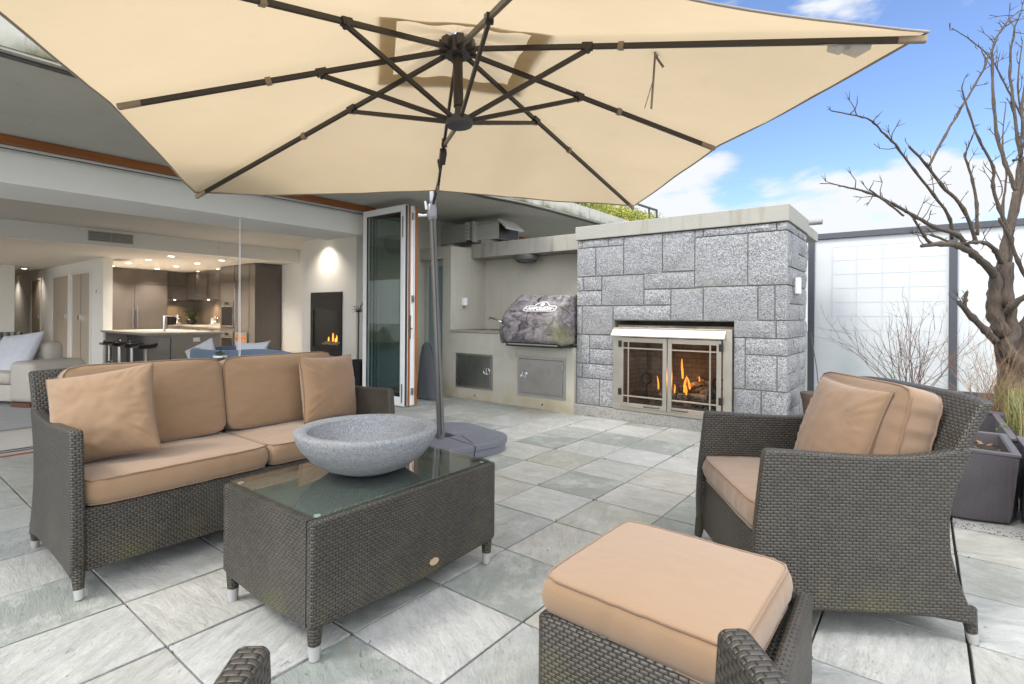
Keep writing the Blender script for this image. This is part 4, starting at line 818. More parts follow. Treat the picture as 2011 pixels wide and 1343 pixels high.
# frosted service door in the recess
fdr = thing('frosted_door', 'narrow frosted glass door in a pale frame between the folded doors and the pillar', 'door', (-5.85, 5.62, 0))
K('frame', [(-6.096, -6.03, 5.60, 5.66, 0, 2.015), (-5.67, -5.603, 5.60, 5.66, 0, 2.015), (-6.0295, -5.6705, 5.60, 5.66, 1.93, 2.015), (-6.0295, -5.6705, 5.60, 5.66, 0, 0.1)], plain('pale_frame', (0.42, 0.42, 0.40), 0.5), fdr)
K('glass', [(-6.0295, -5.6705, 5.625, 5.635, 0.1, 1.93)], plain('frosted_pane', (0.20, 0.27, 0.28), 0.25, var=0.05, scale=1), fdr); K('handle', [(-5.66, -5.64, 5.56, 5.5995, 0.92, 1.2)], ALU, fdr)
# grill under its cover
GC = NT('grill_cover'); o = GC.obj(); n1 = GC.noise(GC.mapv(o, (1, 1, 1.6)), 7, 7, 0.68, 1.2); n2 = GC.noise(o, 3, 4)
c = GC.mix(GC.rng(n1, 0.36, 0.66), (0.045, 0.038, 0.045), (0.30, 0.275, 0.285)); c = GC.mix(GC.m_('MULTIPLY', GC.rng(GC.xyz(o)[0], 0.25, 0.5), GC.rng(n2, 0.42, 0.6, 0, 0.7)), c, (0.17, 0.17, 0.06))
GC.set(c, 0.55, 0, 0.35); GC.bump(n1, 0.03, 0.7); GC = GC.m
gr = thing('covered_grill', 'built-in barbecue under a marbled grey-purple cover with a white emblem', 'grill', (-3.80, 5.35, 0.86))
prof = [(5.60, 0.855), (5.17, 0.855), (5.135, 0.90), (5.13, 1.05), (5.15, 1.17), (5.20, 1.235), (5.32, 1.335), (5.42, 1.42), (5.50, 1.445), (5.62, 1.45), (5.85, 1.43)]
pl = [0]; 
for i in range(1, len(prof)): pl.append(pl[-1] + math.dist(prof[i], prof[i - 1]))
def on_prof(s):
    s *= pl[-1]
    for i in range(1, len(prof)):
        if s <= pl[i] + 1e-9: f_ = (s - pl[i - 1]) / (pl[i] - pl[i - 1]); return prof[i - 1][0] * (1 - f_) + prof[i][0] * f_, prof[i - 1][1] * (1 - f_) + prof[i][1] * f_
    return prof[-1]
def gcov(u, v):
    y, z = on_prof(v); xx = -4.235 + u * 0.895; e = min(u, 1 - u)
    sl = 0.055 * (z - 0.855) / 0.6 if u < 0.5 else -0.03 * (z - 0.855) / 0.6
    q = Vector((xx * 5, y * 5, z * 5)); k = 0.02 * mnoise.noise(q) + 0.012 * mnoise.noise(q * 3) + 0.01 * abs(mnoise.noise(Vector((xx * 12, z * 2, 4))))
    if 0.33 < u < 0.80: k *= 0.25
    ed = min(1, e / 0.06); y2 = y + (0.03 * (1 - ed) ** 2) - k; z2 = z - 0.02 * (1 - ed) ** 2 + (k if y > 5.3 else 0) + (0.02 * mnoise.noise(Vector((xx * 3, 0, 0))) - 0.02 * max(0, 1 - u * 4) if v < 0.12 else 0)
    return (xx + sl, y2, z2)
m = MB(); m.grid(gcov, 44, 48)
for uu in (0, 1):
    b = len(m.v)
    for j in range(49): p = gcov(uu, j / 48); m.v.append(p)
    for j in range(49): p = gcov(uu, j / 48); m.v.append((p[0] + (0.0 if uu == 0 else 0.0), 5.62 + 0.1 * (p[1] - 5.62), 0.87 if j < 40 else 0.87))
    for j in range(48): m.f.append((b + j, b + j + 1, b + 49 + j + 1, b + 49 + j))
cv = m.build('cover', GC, gr, world=True, smooth=True, angle=0); weld(cv)
K('tray', [(-4.19, -3.345, 5.24, 5.495, 0.802, 0.85)], BLACK, gr, bevel=0.004); K('tray_rail', [(-4.15, -3.40, 5.225, 5.2395, 0.825, 0.84)], STEEL, gr); K('body', [(-4.17, -3.37, 5.30, 5.90, 0.851, 1.15)], BLACK, gr)
# emblem on the sloping front of the cover
p0 = Vector((0, 5.20, 1.235)); p1 = Vector((0, 5.32, 1.335)); up_ = (p1 - p0).normalized(); nrm = Vector((0, -up_.z, up_.y)); ec = Vector((-3.645, 5.22, 1.252)) + nrm * 0.022
def em(a, b, lift=0.0): return ec + Vector((1, 0, 0)) * a + up_ * b + nrm * lift
loop = [(-0.235, 0.0), (-0.225, -0.03), (-0.19, -0.04), (0.19, -0.04), (0.225, -0.03), (0.235, 0.0), (0.225, 0.04), (0.19, 0.055), (0.11, 0.06), (0.08, 0.10), (0.03, 0.135), (-0.03, 0.135), (-0.08, 0.10), (-0.11, 0.06), (-0.19, 0.055), (-0.225, 0.04)]
m = MB(); m.tube([em(a, b) for a, b in loop], 0.006, 6, closed=True)
EMB = plain('emblem_white', (0.72, 0.70, 0.70), 0.6, var=0.02)
m.tube([em(0.022 * cos(i * pi / 8), 0.085 + 0.028 * sin(i * pi / 8)) for i in range(16)], 0.006, 6, closed=True); m.tube([em(-0.018, 0.068), em(0, 0.1), em(0.016, 0.075)], 0.006, 6); m.tube([em(0, 0.066), em(0.004, 0.11)], 0.005, 6)
for sx in (-0.20, 0.20): m.tube([em(sx, 0.005, -0.002), em(sx, 0.005, 0.006)], 0.010, 10)
logo = m.build('emblem', EMB, gr, world=True)
tx = bpy.data.curves.new('lettering', 'FONT'); tx.body = 'NAPOLEON'; tx.size = 0.085; tx.extrude = 0.003; tx.offset = 0.0022; tx.align_x = 'CENTER'; tx.space_character = 0.93; tx.shear = 0.12
to = bpy.data.objects.new('lettering_curve', tx); COL.objects.link(to); bpy.context.view_layer.update()
me = bpy.data.meshes.new_from_object(to.evaluated_get(bpy.context.evaluated_depsgraph_get())); bpy.data.objects.remove(to)
wid = max(v.co.x for v in me.vertices) - min(v.co.x for v in me.vertices); ks = 0.345 / wid
lo_ = bpy.data.objects.new('lettering', me); COL.objects.link(lo_); me.materials.clear(); me.materials.append(EMB); lo_.parent = gr
bx = Matrix.Identity(4); X_ = Vector((1, 0, 0)); c0 = em(0, -0.024, 0.004) - gr.location
for i in range(3): bx[i][0] = X_[i] * ks; bx[i][1] = up_[i]; bx[i][2] = nrm[i]; bx[i][3] = c0[i]
lo_.matrix_local = bx
# lamps and units on the wall
def bulkhead(loc, rot, lab, sx=1.0):
    t = thing('bulkhead_lamp', lab, 'wall lamp', loc); t.rotation_euler = rot
    dk = plain('lamp_grey', (0.085, 0.085, 0.085), 0.45)
    m = MB(); m.lathe([(0.14, 0), (0.145, 0.03), (0.135, 0.07), (0.115, 0.085), (0.11, 0.07)], n=36, sx=sx); m.build('housing', dk, t, smooth=True)
    m = MB(); m.lathe([(0.108, 0.055), (0.08, 0.09), (0.03, 0.105), (0.002, 0.108)], n=28, sx=sx); m.build('lens', plain('milk_glass', (0.20, 0.20, 0.19), 0.25), t, smooth=True)
    m = MB()
    for yy in (-0.035, 0.035): m.tube([(-0.115 * sx, yy, 0.085), (-0.06 * sx, yy, 0.11), (0.06 * sx, yy, 0.11), (0.115 * sx, yy, 0.085)], 0.007, 6)
    m.build('guard', dk, t, smooth=True)
bulkhead((-4.47, 6.05, 2.052), (pi, 0, 0), 'dark oval bulkhead lamp fixed under the concrete beam over the grill', 1.35)
bulkhead((-6.098, 4.95, 2.21), (0, pi / 2, 0), 'round bulkhead lamp with guard bars seen through the folded glass doors')
UG = plain('unit_grey', (0.36, 0.355, 0.335), 0.6)
for k, (x0, x1, fx, lab, tilt) in enumerate(((-6.07, -5.62, -5.44, 'grey louvred vent unit on the ledge, the left one with its flap shut', 0), (-5.30, -4.98, -4.85, 'grey louvred vent unit on the ledge, the right one with its flap swung open', 1))):
    t = thing('vent_unit', lab, 'vent unit', ((x0 + x1) / 2, 6.0, 2.28), 0, 'vent units under the eaves')
    zt_ = 2.59 if k == 0 else 2.55
    K('back_plate', [(x0 - 0.05, x0 - 0.012, 5.86, 6.45, 2.285, zt_ + 0.05)], UG, t); K('box', [(x0 - .0115, x1 + 0.10, 5.93, 6.4, 2.31, zt_)], UG, t, bevel=0.006)
    if k == 0:
        K('louvre', [(x1 + 0.1005, fx, 5.89, 6.3, 2.33, zt_ + 0.01)], plain('louvre_pale', (0.48, 0.475, 0.45), 0.55), t, bevel=0.004); K('slot', [(x1 + 0.125, fx - 0.02, 5.886, 5.8895, 2.37 + i * 0.055, 2.382 + i * 0.055) for i in range(4)], BLACK, t)
    else:
        m = MB(); m.prism([(0, 0), (0.16, -0.14), (0.175, -0.12), (0.015, 0.02)], lambda a, b, c: (x1 + 0.10 + a, c, zt_ + 0.02 + b), 5.89, 6.3); m.build('louvre', plain('louvre_pale', (0.48, 0.475, 0.45), 0.55), t, world=True)
        m = MB()
        for i in range(3): a = 0.03 + i * 0.045; m.prism([(a, -a * .875 + .012), (a + 0.02, -(a + 0.02) * .875 + .012), (a + .02, -(a + .02) * .875), (a, -a * .875)], lambda p, q, c: (x1 + 0.10 + p, c, zt_ + 0.026 + q), 5.884, 5.889)
        m.build('slot', BLACK, t, world=True)
    K('dark_opening', [(x1 + 0.09, x1 + 0.1004, 5.931, 6.39, 2.20 + 0.115, zt_ - 0.01)], BLACK, t); K('bracket', [(x0 + 0.05, x0 + 0.25, 5.95, 6.1, 2.268, 2.309)], UG, t)
# furniture cover stowed behind the doors
m = MB()
def bag(u, v):
    a = u * 2 * pi; r = 0.16 * (1 - v) ** 0.35 * (1 + 0.12 * mnoise.noise(Vector((cos(a) * 2, sin(a) * 2, v * 3)))) + 0.02
    return (-5.50 - 0.20 * v - (0.0) + r * 1.25 * cos(a) * (1 - 0.3 * v), 5.16 + 0.12 * v + r * 0.7 * sin(a), 0.012 + v * 0.78 + 0.03 * mnoise.noise(Vector((u * 3, v * 3, 1))) * v)
m.grid(bag, 28, 22); cb = m.build('furniture_cover', m_fabric('slate_cloth', (0.075, 0.08, 0.092), amt=0.2), smooth=True, angle=0); weld(cb)
tag(cb, 'folded slate grey furniture cover slumped against the frosted door', 'furniture cover')

# ------------------------------------------------------------------ privacy screen, hedge, railing
SLATE = plain('slate_metal', (0.060, 0.066, 0.082), 0.42)
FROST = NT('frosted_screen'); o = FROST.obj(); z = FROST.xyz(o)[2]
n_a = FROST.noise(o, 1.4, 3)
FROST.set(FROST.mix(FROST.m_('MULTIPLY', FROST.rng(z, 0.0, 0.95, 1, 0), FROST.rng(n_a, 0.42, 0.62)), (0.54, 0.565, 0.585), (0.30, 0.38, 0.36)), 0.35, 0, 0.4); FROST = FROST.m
def screen(name, lab, x0, x1, y, zt, group='tall frosted privacy screens'):
    t = thing(name, lab, 'screen', ((x0 + x1) / 2, y, 0), 0, group)
    hb('post', [(x0, x0 + 0.075, y - 0.04, y + 0.04, 0, zt - 0.0755)], SLATE, t, bevel=0.004)
    hb('top_rail', [(x0, x1, y - 0.045, y + 0.045, zt - 0.075, zt)], SLATE, t, bevel=0.004)
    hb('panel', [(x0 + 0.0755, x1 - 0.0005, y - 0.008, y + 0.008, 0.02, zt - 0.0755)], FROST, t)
    lt = plain('faint_shadow_grid', (0.50, 0.525, 0.55), 0.4, var=0.02); gx0 = x0 + 0.27; bx_ = []  # strips drawn on the panel as the shadow of a frame behind the glass
    if x1 - x0 < 1.6:
        for zz in (2.105, 1.93, 1.75, 1.57, 1.39, 1.21, 1.03): bx_.append((gx0, x1 - 0.03, y - 0.0105, y - 0.0085, zz - 0.004, zz + 0.004))
        for k in range(4): bx_.append((gx0 + k * 0.27, gx0 + k * 0.27 + (0.012 if k == 0 else 0.006), y - 0.0128, y - 0.0108, 0.95, 2.105))
        hb('frame_shadow_grid', bx_, lt, t)
    return t
screen('privacy_screen', 'white frosted screen panel in a dark frame right beside the stone fireplace', -1.215, 0.235, 8.0, 2.29)
screen('privacy_screen', 'white frosted screen panel in a dark frame standing behind the bare tree', 0.236, 2.8, 8.0, 2.29)
bp = thing('wood_post', 'weathered green-brown timber post behind the joint of the two screens', 'post', (0.27, 8.15, 0)); hb('post', [(0.20, 0.345, 8.05, 8.2, 0, 1.45)], m_wood('weathered_wood', (0.10, 0.10, 0.05), (0.20, 0.17, 0.11)), bp)
def leaf_cloud(m, c, rad, n, s, rnd, flat=1.0):
    for _ in range(n):
        while True:
            p = Vector((rnd.uniform(-1, 1), rnd.uniform(-1, 1), rnd.uniform(-1, 1)))
            if p.length < 1: break
        p = Vector(c) + Vector((p.x * rad[0], p.y * rad[1], p.z * rad[2])) * (0.75 + 0.25 * rnd.random())
        d = Vector((rnd.gauss(0, 0.6), rnd.gauss(0, 0.6), rnd.uniform(0.1, 1))).normalized(); e = d.orthogonal().normalized(); e = Matrix.Rotation(rnd.uniform(0, 6), 3, d) @ e
        L = s * rnd.uniform(0.6, 1.5); w_ = L * 0.22; m.quad(p - e * w_, p + d * L * 0.5 + e * w_ * .3, p + d * L, p + e * w_)
HG = NT('hedge_green'); o = HG.obj(); HG.set(HG.mix(HG.rng(HG.noise(o, 2.2, 4), 0.35, 0.65), (0.10, 0.14, 0.025), (0.34, 0.34, 0.05)), 0.7); HG.b.inputs['Subsurface Weight'].default_value = 0; HG = HG.m
m = MB(); rnd = random.Random(31)
for k in range(46):
    y = 6.6 + k * 0.16; leaf_cloud(m, (-4.55 - 0.25 * rnd.random(), y, 3.05 + 0.13 * rnd.random() + 0.03 * (k - 23) / 23), (0.36, 0.28, 0.22 + 0.08 * rnd.random()), 420, 0.065, rnd)
tag(m.build('roof_hedge', HG), 'yellow-green feathery hedge spilling over the roof edge behind the fireplace', 'hedge')
m = MB(); rnd = random.Random(32)
for k in range(12): leaf_cloud(m, (-4.55, -0.3 + k * 0.13, 2.93), (0.28, 0.16, 0.08), 90, 0.05, rnd)
tag(m.build('roof_plants', plain('dark_hedge', (0.10, 0.12, 0.025), 0.8)), 'dark mossy plants on the roof edge at the top left corner', 'plants')
rl = thing('roof_railing', 'small dark metal railing on the roof beyond the hedge', 'railing', (-4.5, 10.6, 2.83))
m = MB(); a_, b_, c_ = D(1262, 404, 10.8), D(1290, 413, 11.0), D(1262, 404, 10.8)
m.bar(a_, b_, 0.05, 0.03)
for q in (b_, a_ * 0.55 + b_ * 0.45): m.bar((q.x, q.y, 2.83), (q.x, q.y, q.z - 0.01), 0.03, 0.03)
e_ = a_ + (a_ - b_) * 3; m.bar(e_, a_, 0.05, 0.03); m.bar((e_.x, e_.y, 2.83), (e_.x, e_.y, e_.z), 0.03, 0.03); m.build('rails', SLATE, rl, world=True)

# ------------------------------------------------------------------ planters, tree, shrubs
PLC = NT('woven_plum'); u = PLC.xyz(PLC.uv()); zig = PLC.m_('PINGPONG', PLC.m_('DIVIDE', u[0], 0.028), 0.5); ln = PLC.m_('FRACT', PLC.m_('ADD', PLC.m_('DIVIDE', u[1], 0.011), PLC.m_('MULTIPLY', zig, 2.4)))
hh = PLC.m_('SINE', PLC.m_('MULTIPLY', ln, pi)); n1 = PLC.noise(PLC.obj(), 5, 4)
cc = PLC.mix(hh, (0.035, 0.031, 0.037), (0.105, 0.094, 0.107)); cc = PLC.mix(PLC.rng(PLC.noise(PLC.obj(), 160, 2), 0.68, 0.76, 0, 0.5), cc, (0.4, 0.4, 0.38)); cc = PLC.mix(PLC.rng(n1, 0.5, 0.75, 0, 0.3), cc, (0.15, 0.14, 0.14))
PLC.set(cc, 0.55); PLC.bump(hh, 0.004, 0.8); PLC = PLC.m
SOIL = plain('soil', (0.045, 0.032, 0.022), 0.95, bump=0.02)
PLUM = plain('plum_plastic', (0.085, 0.078, 0.088), 0.5)
def planter(lab, x0, x1, y0, y1, zt, soil=True, base=0.0):
    t = thing('planter_box', lab, 'planter', ((x0 + x1) / 2, (y0 + y1) / 2, 0), 0, 'woven plum planter boxes')
    X0, X1, Y0_, Y1_ = x0 - t.location.x, x1 - t.location.x, y0 - t.location.y, y1 - t.location.y
    m = MB(); n = 10; ring = []
    for j, (f, z) in enumerate(((0.78, 0.0), (0.86, 0.02), (0.90, 0.07), (0.995, zt))):
        row = []
        for (a, b, c, d) in ((X0, Y0_, X1, Y0_), (X1, Y0_, X1, Y1_), (X1, Y1_, X0, Y1_), (X0, Y1_, X0, Y0_)):
            for i in range(n):
                s = i / n; q = (0.055 if j < 3 else 0.006) * sin(pi * s); x = a + (c - a) * s; y = b + (d - b) * s; nx = (d - b); ny = -(c - a); L = math.hypot(nx, ny)
                row.append(((x) * f + nx / L * q, y * f + ny / L * q, z))
        ring.append(row)
    for r_ in ring: m.v += r_
    N_ = 4 * n
    for j in range(3):
        for k in range(N_): m.f.append((j * N_ + k, j * N_ + (k + 1) % N_, (j + 1) * N_ + (k + 1) % N_, (j + 1) * N_ + k))
    m.f.append(tuple(range(N_))[::-1]); m.build('shell', PLC, t, smooth=True)
    hb('rim', [(x0 - 0.006, x1 + 0.006, y0 - 0.006, y0 + 0.03, zt, zt + 0.018), (x0 - 0.006, x1 + 0.006, y1 - 0.03, y1 + 0.006, zt, zt + 0.018), (x0 - 0.006, x0 + 0.03, y0 + 0.0305, y1 - 0.0305, zt, zt + 0.018), (x1 - 0.03, x1 + 0.006, y0 + 0.0305, y1 - 0.0305, zt, zt + 0.018)], PLUM, t, bevel=0.003)
    hb('liner', [(x0 + 0.0305, x0 + 0.036, y0 + 0.0305, y1 - 0.0305, zt - 0.12, zt + 0.012), (x1 - 0.036, x1 - 0.0305, y0 + 0.0305, y1 - 0.0305, zt - 0.12, zt + 0.012), (x0 + .0365, x1 - .0365, y1 - 0.036, y1 - 0.0305, zt - 0.12, zt + 0.012)], PLUM, t)
    m = MB(); m.grid(lambda u, v: (X0 + 0.031 + (X1 - X0 - 0.062) * u, Y0_ + 0.031 + (Y1_ - Y0_ - 0.062) * v, zt + 0.001 - (0.07 if soil else 0.02) + 0.02 * mnoise.noise(Vector((u * 6, v * 6, x0)))), 14, 14); m.build('soil', SOIL, t)
    return t
planter('woven plum planter box with bare soil and dry leaves behind the right armchair', -0.14, 0.435, 4.10, 4.78, 0.41)
planter('woven plum planter box at the right edge, cut off by the frame', 0.475, 1.1, 3.82, 4.62, 0.43)
planter('woven plum planter box full of grass at the foot of the bare tree', 0.30, 1.25, 5.9, 7.35, 0.40, False)
planter('woven plum planter box with a twiggy shrub in front of the screens', -0.55, 0.27, 6.5, 7.2, 0.40, False)
planter('woven plum planter box with green groundcover between the soil box and the tree', 0.455, 1.1, 4.70, 5.82, 0.40, False)
m = MB(); rnd = random.Random(77)
for _ in range(60):
    x = rnd.uniform(-0.08, 0.38); y = rnd.uniform(4.16, 4.7); z = 0.345 + rnd.uniform(0, 0.03); a = rnd.uniform(0, 6.28); s = rnd.uniform(0.012, 0.03)
    m.quad((x, y, z), (x + s * cos(a), y + s * sin(a), z + rnd.uniform(0, .015)), (x + s * cos(a) - s * sin(a), y + s * sin(a) + s * cos(a), z + rnd.uniform(0, .02)), (x - s * sin(a), y + s * cos(a), z))
tag(m.build('dry_leaves', plain('dry_leaf', (0.22, 0.11, 0.05), 0.8, var=0.4, scale=30)), 'scattered brown dry leaves on the soil of the planter behind the armchair', 'leaves', kind='stuff')
m = MB(); rnd = random.Random(70)
for _ in range(420):
    x = rnd.choice((rnd.gauss(0.25, 0.22), rnd.uniform(-3, 1))); y = 3.93 + abs(rnd.gauss(0, 0.09)) if x > -0.3 else rnd.uniform(2.2, 5.4); s_q = rnd.uniform(0.002, 0.006 if x > -0.3 else 0.0045); a = rnd.uniform(0, 6.28); z = 0.0035
    m.quad((x + s_q * cos(a), y + s_q * sin(a), z), (x - s_q * sin(a), y + s_q * cos(a), z + s_q * 0.8), (x - s_q * cos(a), y - s_q * sin(a), z), (x + s_q * sin(a), y - s_q * cos(a), z + s_q * 0.3))
tag(m.build('debris', plain('debris_brown', (0.05, 0.04, 0.03), 0.9, var=0.5, scale=40)), 'tiny dark bits of grit and leaf litter strewn on the paving by the planters', 'litter', kind='stuff')
m = MB(); m.box(0.02, 0.06, 4.50, 4.515, 0.34, 0.50); tag(m.build('plant_tag', plain('tag_cream', (0.55, 0.52, 0.40), 0.6)), 'cream plant marker stuck in the soil of the planter', 'plant marker')

BARK = NT('bark'); o = BARK.obj(); n1 = BARK.noise(BARK.mapv(o, (9, 9, 1.6)), 6, 8, 0.78, 1.5); n2 = BARK.noise(o, 3, 3)
BARK.set(BARK.mix(n2, BARK.mix(BARK.rng(n1, 0.38, 0.62), (0.028, 0.02, 0.016), (0.22, 0.16, 0.11)), (0.11, 0.09, 0.078)), 0.9); BARK.bump(n1, 0.03, 1.0); BARK = BARK.m
TWIG = plain('twig_bark', (0.085, 0.068, 0.062), 0.8, var=0.35, scale=25)
tree = thing('bare_tree', 'leafless gnarled tree with a thick trunk rising from the planters at the right', 'tree', tuple(D(1985, 800, 5.0)[:2]) + (0.36,))
def c5(x, y): return 1560 + x / 1.4922, y / 1.4922
def limb(pts, r0, r1, w0=5.0, w1=5.0, n=10, m=None, knots=True, seed=0):
    P_ = []
    L = len(pts)
    for i, (x, y) in enumerate(pts): px, py = c5(x, y); P_.append(D(px, py, w0 + (w1 - w0) * i / (L - 1)))
    Q = []
    for i in range(L - 1):
        a = P_[max(i - 1, 0)]; b = P_[i]; c = P_[i + 1]; d = P_[min(i + 2, L - 1)]
        for k in range(5): t = k / 5; Q.append(0.5 * ((2 * b) + (c - a) * t + (2 * a - 5 * b + 4 * c - d) * t * t + (3 * b - a - 3 * c + d) * t ** 3))
    Q.append(P_[-1]); N = len(Q); rr = random.Random(seed); rad = []
    for i in range(N):
        f = i / (N - 1); r = (r0 + (r1 - r0) * f) * (0.76 if r0 < 0.06 else 1)
        if knots: r *= 1 + 0.10 * mnoise.noise(Vector((i * 0.7, seed, 0))) + (0.35 if (i % 5 == 0 and r < 0.03 and 0 < i < N - 1) else 0)
        rad.append(r); 
        if i and knots: Q[i] = Q[i] + Vector((mnoise.noise(Vector((i * .5, seed, 1))), mnoise.noise(Vector((i * .5, seed, 2))), mnoise.noise(Vector((i * .5, seed, 3))))) * min(r0, 0.02) * 0.5
    m.tube(Q, rad, n); return Q, rad
tk = MB()
limb([(640, 1210), (640, 1100), (632, 1040), (612, 960), (598, 900), (602, 840), (606, 785)], 0.125, 0.062, 5.0, 5.0, 16, tk, True, 1)
limb([(660, 1200), (665, 1060), (680, 980), (720, 900)], 0.10, 0.065, 5.0, 4.9, 14, tk, True, 2)
limb([(612, 980), (590, 930), (596, 870), (590, 800)], 0.065, 0.045, 4.95, 4.93, 12, tk, True, 3)
limb([(640, 1150), (668, 1100), (625, 1020), (640, 950), (622, 850), (628, 770)], 0.06, 0.04, 4.92, 4.9, 12, tk, True, 4)
tk.v = [tuple(Vector(p) + Vector((mnoise.noise(Vector(p) * 9), mnoise.noise(Vector(p) * 9 + Vector((7, 0, 0))), 0)) * 0.035 + Vector((mnoise.noise(Vector((p[0] * 26, p[1] * 26, p[2] * 5))), mnoise.noise(Vector((p[0] * 26, p[1] * 26, p[2] * 5 + 9))), 0)) * 0.02) for p in tk.v]
tk.build('trunk', BARK, tree, world=True, smooth=True, angle=0)
br = MB(); QS = []
def L_(pts, r0, r1, w0=5.0, w1=5.0, s=0, n=8): q = limb(pts, r0, r1, w0, w1, n, br, True, s); QS.append(q); return q
L_([(590, 1000), (560, 968), (522, 930), (482, 885)], 0.045, 0.028, 4.95, 4.8, 10, 12); L_([(500, 905), (500, 880), (507, 855)], 0.022, 0.016, 4.8, 4.78, 11)
L_([(610, 920), (640, 895), (690, 860)], 0.045, 0.03, 4.95, 4.7, 12, 10)
L_([(590, 810), (560, 775), (525, 745), (480, 720), (430, 715), (372, 720)], 0.05, 0.02, 4.95, 4.5, 13, 12)
L_([(605, 770), (590, 735), (560, 712), (530, 710), (470, 712), (400, 688)], 0.03, 0.012, 4.95, 4.6, 14)
L_([(400, 716), (380, 690), (350, 642)], 0.016, 0.012, 4.55, 4.4, 15)
L_([(520, 740), (480, 690), (410, 665), (350, 632), (290, 598), (215, 563), (130, 545)], 0.028, 0.008, 4.8, 4.2, 16)
L_([(320, 632), (280, 600), (220, 556)], 0.011, 0.008, 4.35, 4.2, 161)
L_([(462, 700), (455, 640), (408, 570), (352, 500), (302, 432), (272, 400), (232, 360), (198, 342), (110, 325)], 0.018, 0.006, 4.8, 4.1, 17)
L_([(535, 715), (495, 612), (432, 542), (388, 485), (336, 428)], 0.022, 0.012, 4.9, 4.6, 18)
L_([(394, 485), (440, 400), (482, 328), (528, 250), (560, 190), (592, 112), (625, 62), (665, 28)], 0.014, 0.006, 4.62, 4.9, 19)
L_([(536, 690), (534, 600), (522, 530), (498, 455)], 0.02, 0.012, 4.95, 4.9, 20)
L_([(498, 455), (512, 425), (520, 400)], 0.009, 0.005, 4.9, 4.85, 21)
L_([(606, 790), (618, 720), (640, 620), (650, 560)], 0.055, 0.035, 5.0, 5.05, 22, 12)
L_([(628, 790), (635, 700), (600, 610), (582, 545), (583, 490), (540, 408), (512, 330), (490, 258)], 0.026, 0.008, 5.0, 4.8, 23)
L_([(650, 560), (618, 478), (595, 400), (584, 300), (580, 200), (584, 130), (610, 85), (655, 55)], 0.024, 0.007, 5.05, 5.2, 24)
L_([(650, 570), (668, 500), (655, 410), (641, 300), (632, 205), (640, 110), (660, 40)], 0.026, 0.008, 5.05, 5.3, 25)
L_([(672, 355), (640, 290), (606, 225), (575, 170), (520, 120), (462, 82)], 0.012, 0.005, 5.2, 5.3, 26)
L_([(690, 830), (655, 765), (628, 690), (598, 640)], 0.024, 0.015, 4.8, 4.7, 27)
L_([(620, 760), (640, 660), (665, 560), (690, 450)], 0.03, 0.02, 5.0, 5.1, 28)
L_([(640, 470), (665, 465), (685, 455)], 0.016, 0.014, 5.1, 5.1, 29)
L_([(640, 600), (655, 500), (668, 380), (655, 250), (668, 120)], 0.02, 0.006, 5.2, 5.4, 40); L_([(700, 500), (676, 400), (668, 300), (690, 180)], 0.02, 0.008, 4.9, 5.1, 41); L_([(618, 700), (612, 600), (622, 500), (610, 420), (620, 300)], 0.016, 0.005, 5.2, 5.5, 42)
L_([(583, 490), (610, 560), (570, 620)], 0.007, 0.004, 5.0, 5.0, 30); L_([(690, 330), (672, 420), (640, 480)], 0.008, 0.005, 5.1, 5.1, 31)
rnd = random.Random(14)
for Q, rad in QS:
    for i in range(3, len(Q)):
        if rad[i] < 0.026 and rnd.random() < 0.58:
            tg = (Q[i] - Q[i - 1]).normalized(); d = (tg * 0.6 + Vector((rnd.gauss(0, 1), rnd.gauss(0, 1), rnd.gauss(0.5, 0.8))) * 0.6).normalized(); L = rnd.uniform(0.04, 0.22) if rnd.random() < 0.6 else rnd.uniform(0.02, 0.06)
            p = Q[i]; pts = [p]
            for k in range(3): d = (d + Vector((rnd.gauss(0, .25), rnd.gauss(0, .25), rnd.gauss(0.1, .2)))).normalized(); pts.append(pts[-1] + d * L / 3)
            br.tube(pts, [0.0045, 0.0035, 0.0028, 0.0015], 5)
            if L > 0.1:
                for s in (-1, 1): d2 = (d + Vector((rnd.gauss(0, .5), rnd.gauss(0, .5), rnd.gauss(0, .5)))).normalized(); br.tube([pts[2], pts[2] + d2 * L * 0.35], [0.003, 0.0013], 4)
br.build('branches', BARK, tree, world=True, smooth=True, angle=0)
def shrub(name, lab, base, n, spread, height, mat, seed, r=0.003, cat='shrub'):
    m = MB(); rnd = random.Random(seed)
    def go(p, d, L, r, dep):
        pts = [p]; k = 5
        for i in range(k): d = (d + Vector((rnd.gauss(0, .10), rnd.gauss(0, .10), rnd.gauss(0.03, .07)))).normalized(); pts.append(pts[-1] + d * L / k)
        m.tube(pts, [r * (1 - 0.75 * i / k) for i in range(k + 1)], 4)
        if dep:
            for i in range(2, k + 1):
                if rnd.random() < 0.75: go(pts[i], (d + Vector((rnd.gauss(0, .5), rnd.gauss(0, .5), rnd.gauss(.1, .3)))).normalized(), L * rnd.uniform(0.25, 0.5), r * 0.55, dep - 1)
    for _ in range(n):
        a = rnd.uniform(0, 6.28); go(Vector(base) + Vector((rnd.gauss(0, .05), rnd.gauss(0, .05), 0)), Vector((cos(a) * spread * rnd.random(), sin(a) * spread * rnd.random(), 1)).normalized(), height * rnd.uniform(0.5, 1.0), r, 2)
    return tag(m.build(name, mat, smooth=True), lab, cat)
shrub('twiggy_shrub', 'leafless reddish twiggy shrub behind the right armchair in front of the screens', (-0.10, 6.75, 0.36), 34, 1.25, 0.9, plain('red_twig', (0.13, 0.07, 0.05), 0.8, var=0.3), 5, 0.0045)
shrub('twiggy_shrub', 'straw-brown tangle of twigs at the foot of the bare tree', (0.48, 6.1, 0.36), 60, 1.3, 0.66, plain('straw_twig', (0.22, 0.14, 0.075), 0.85, var=0.3), 8, 0.0026)
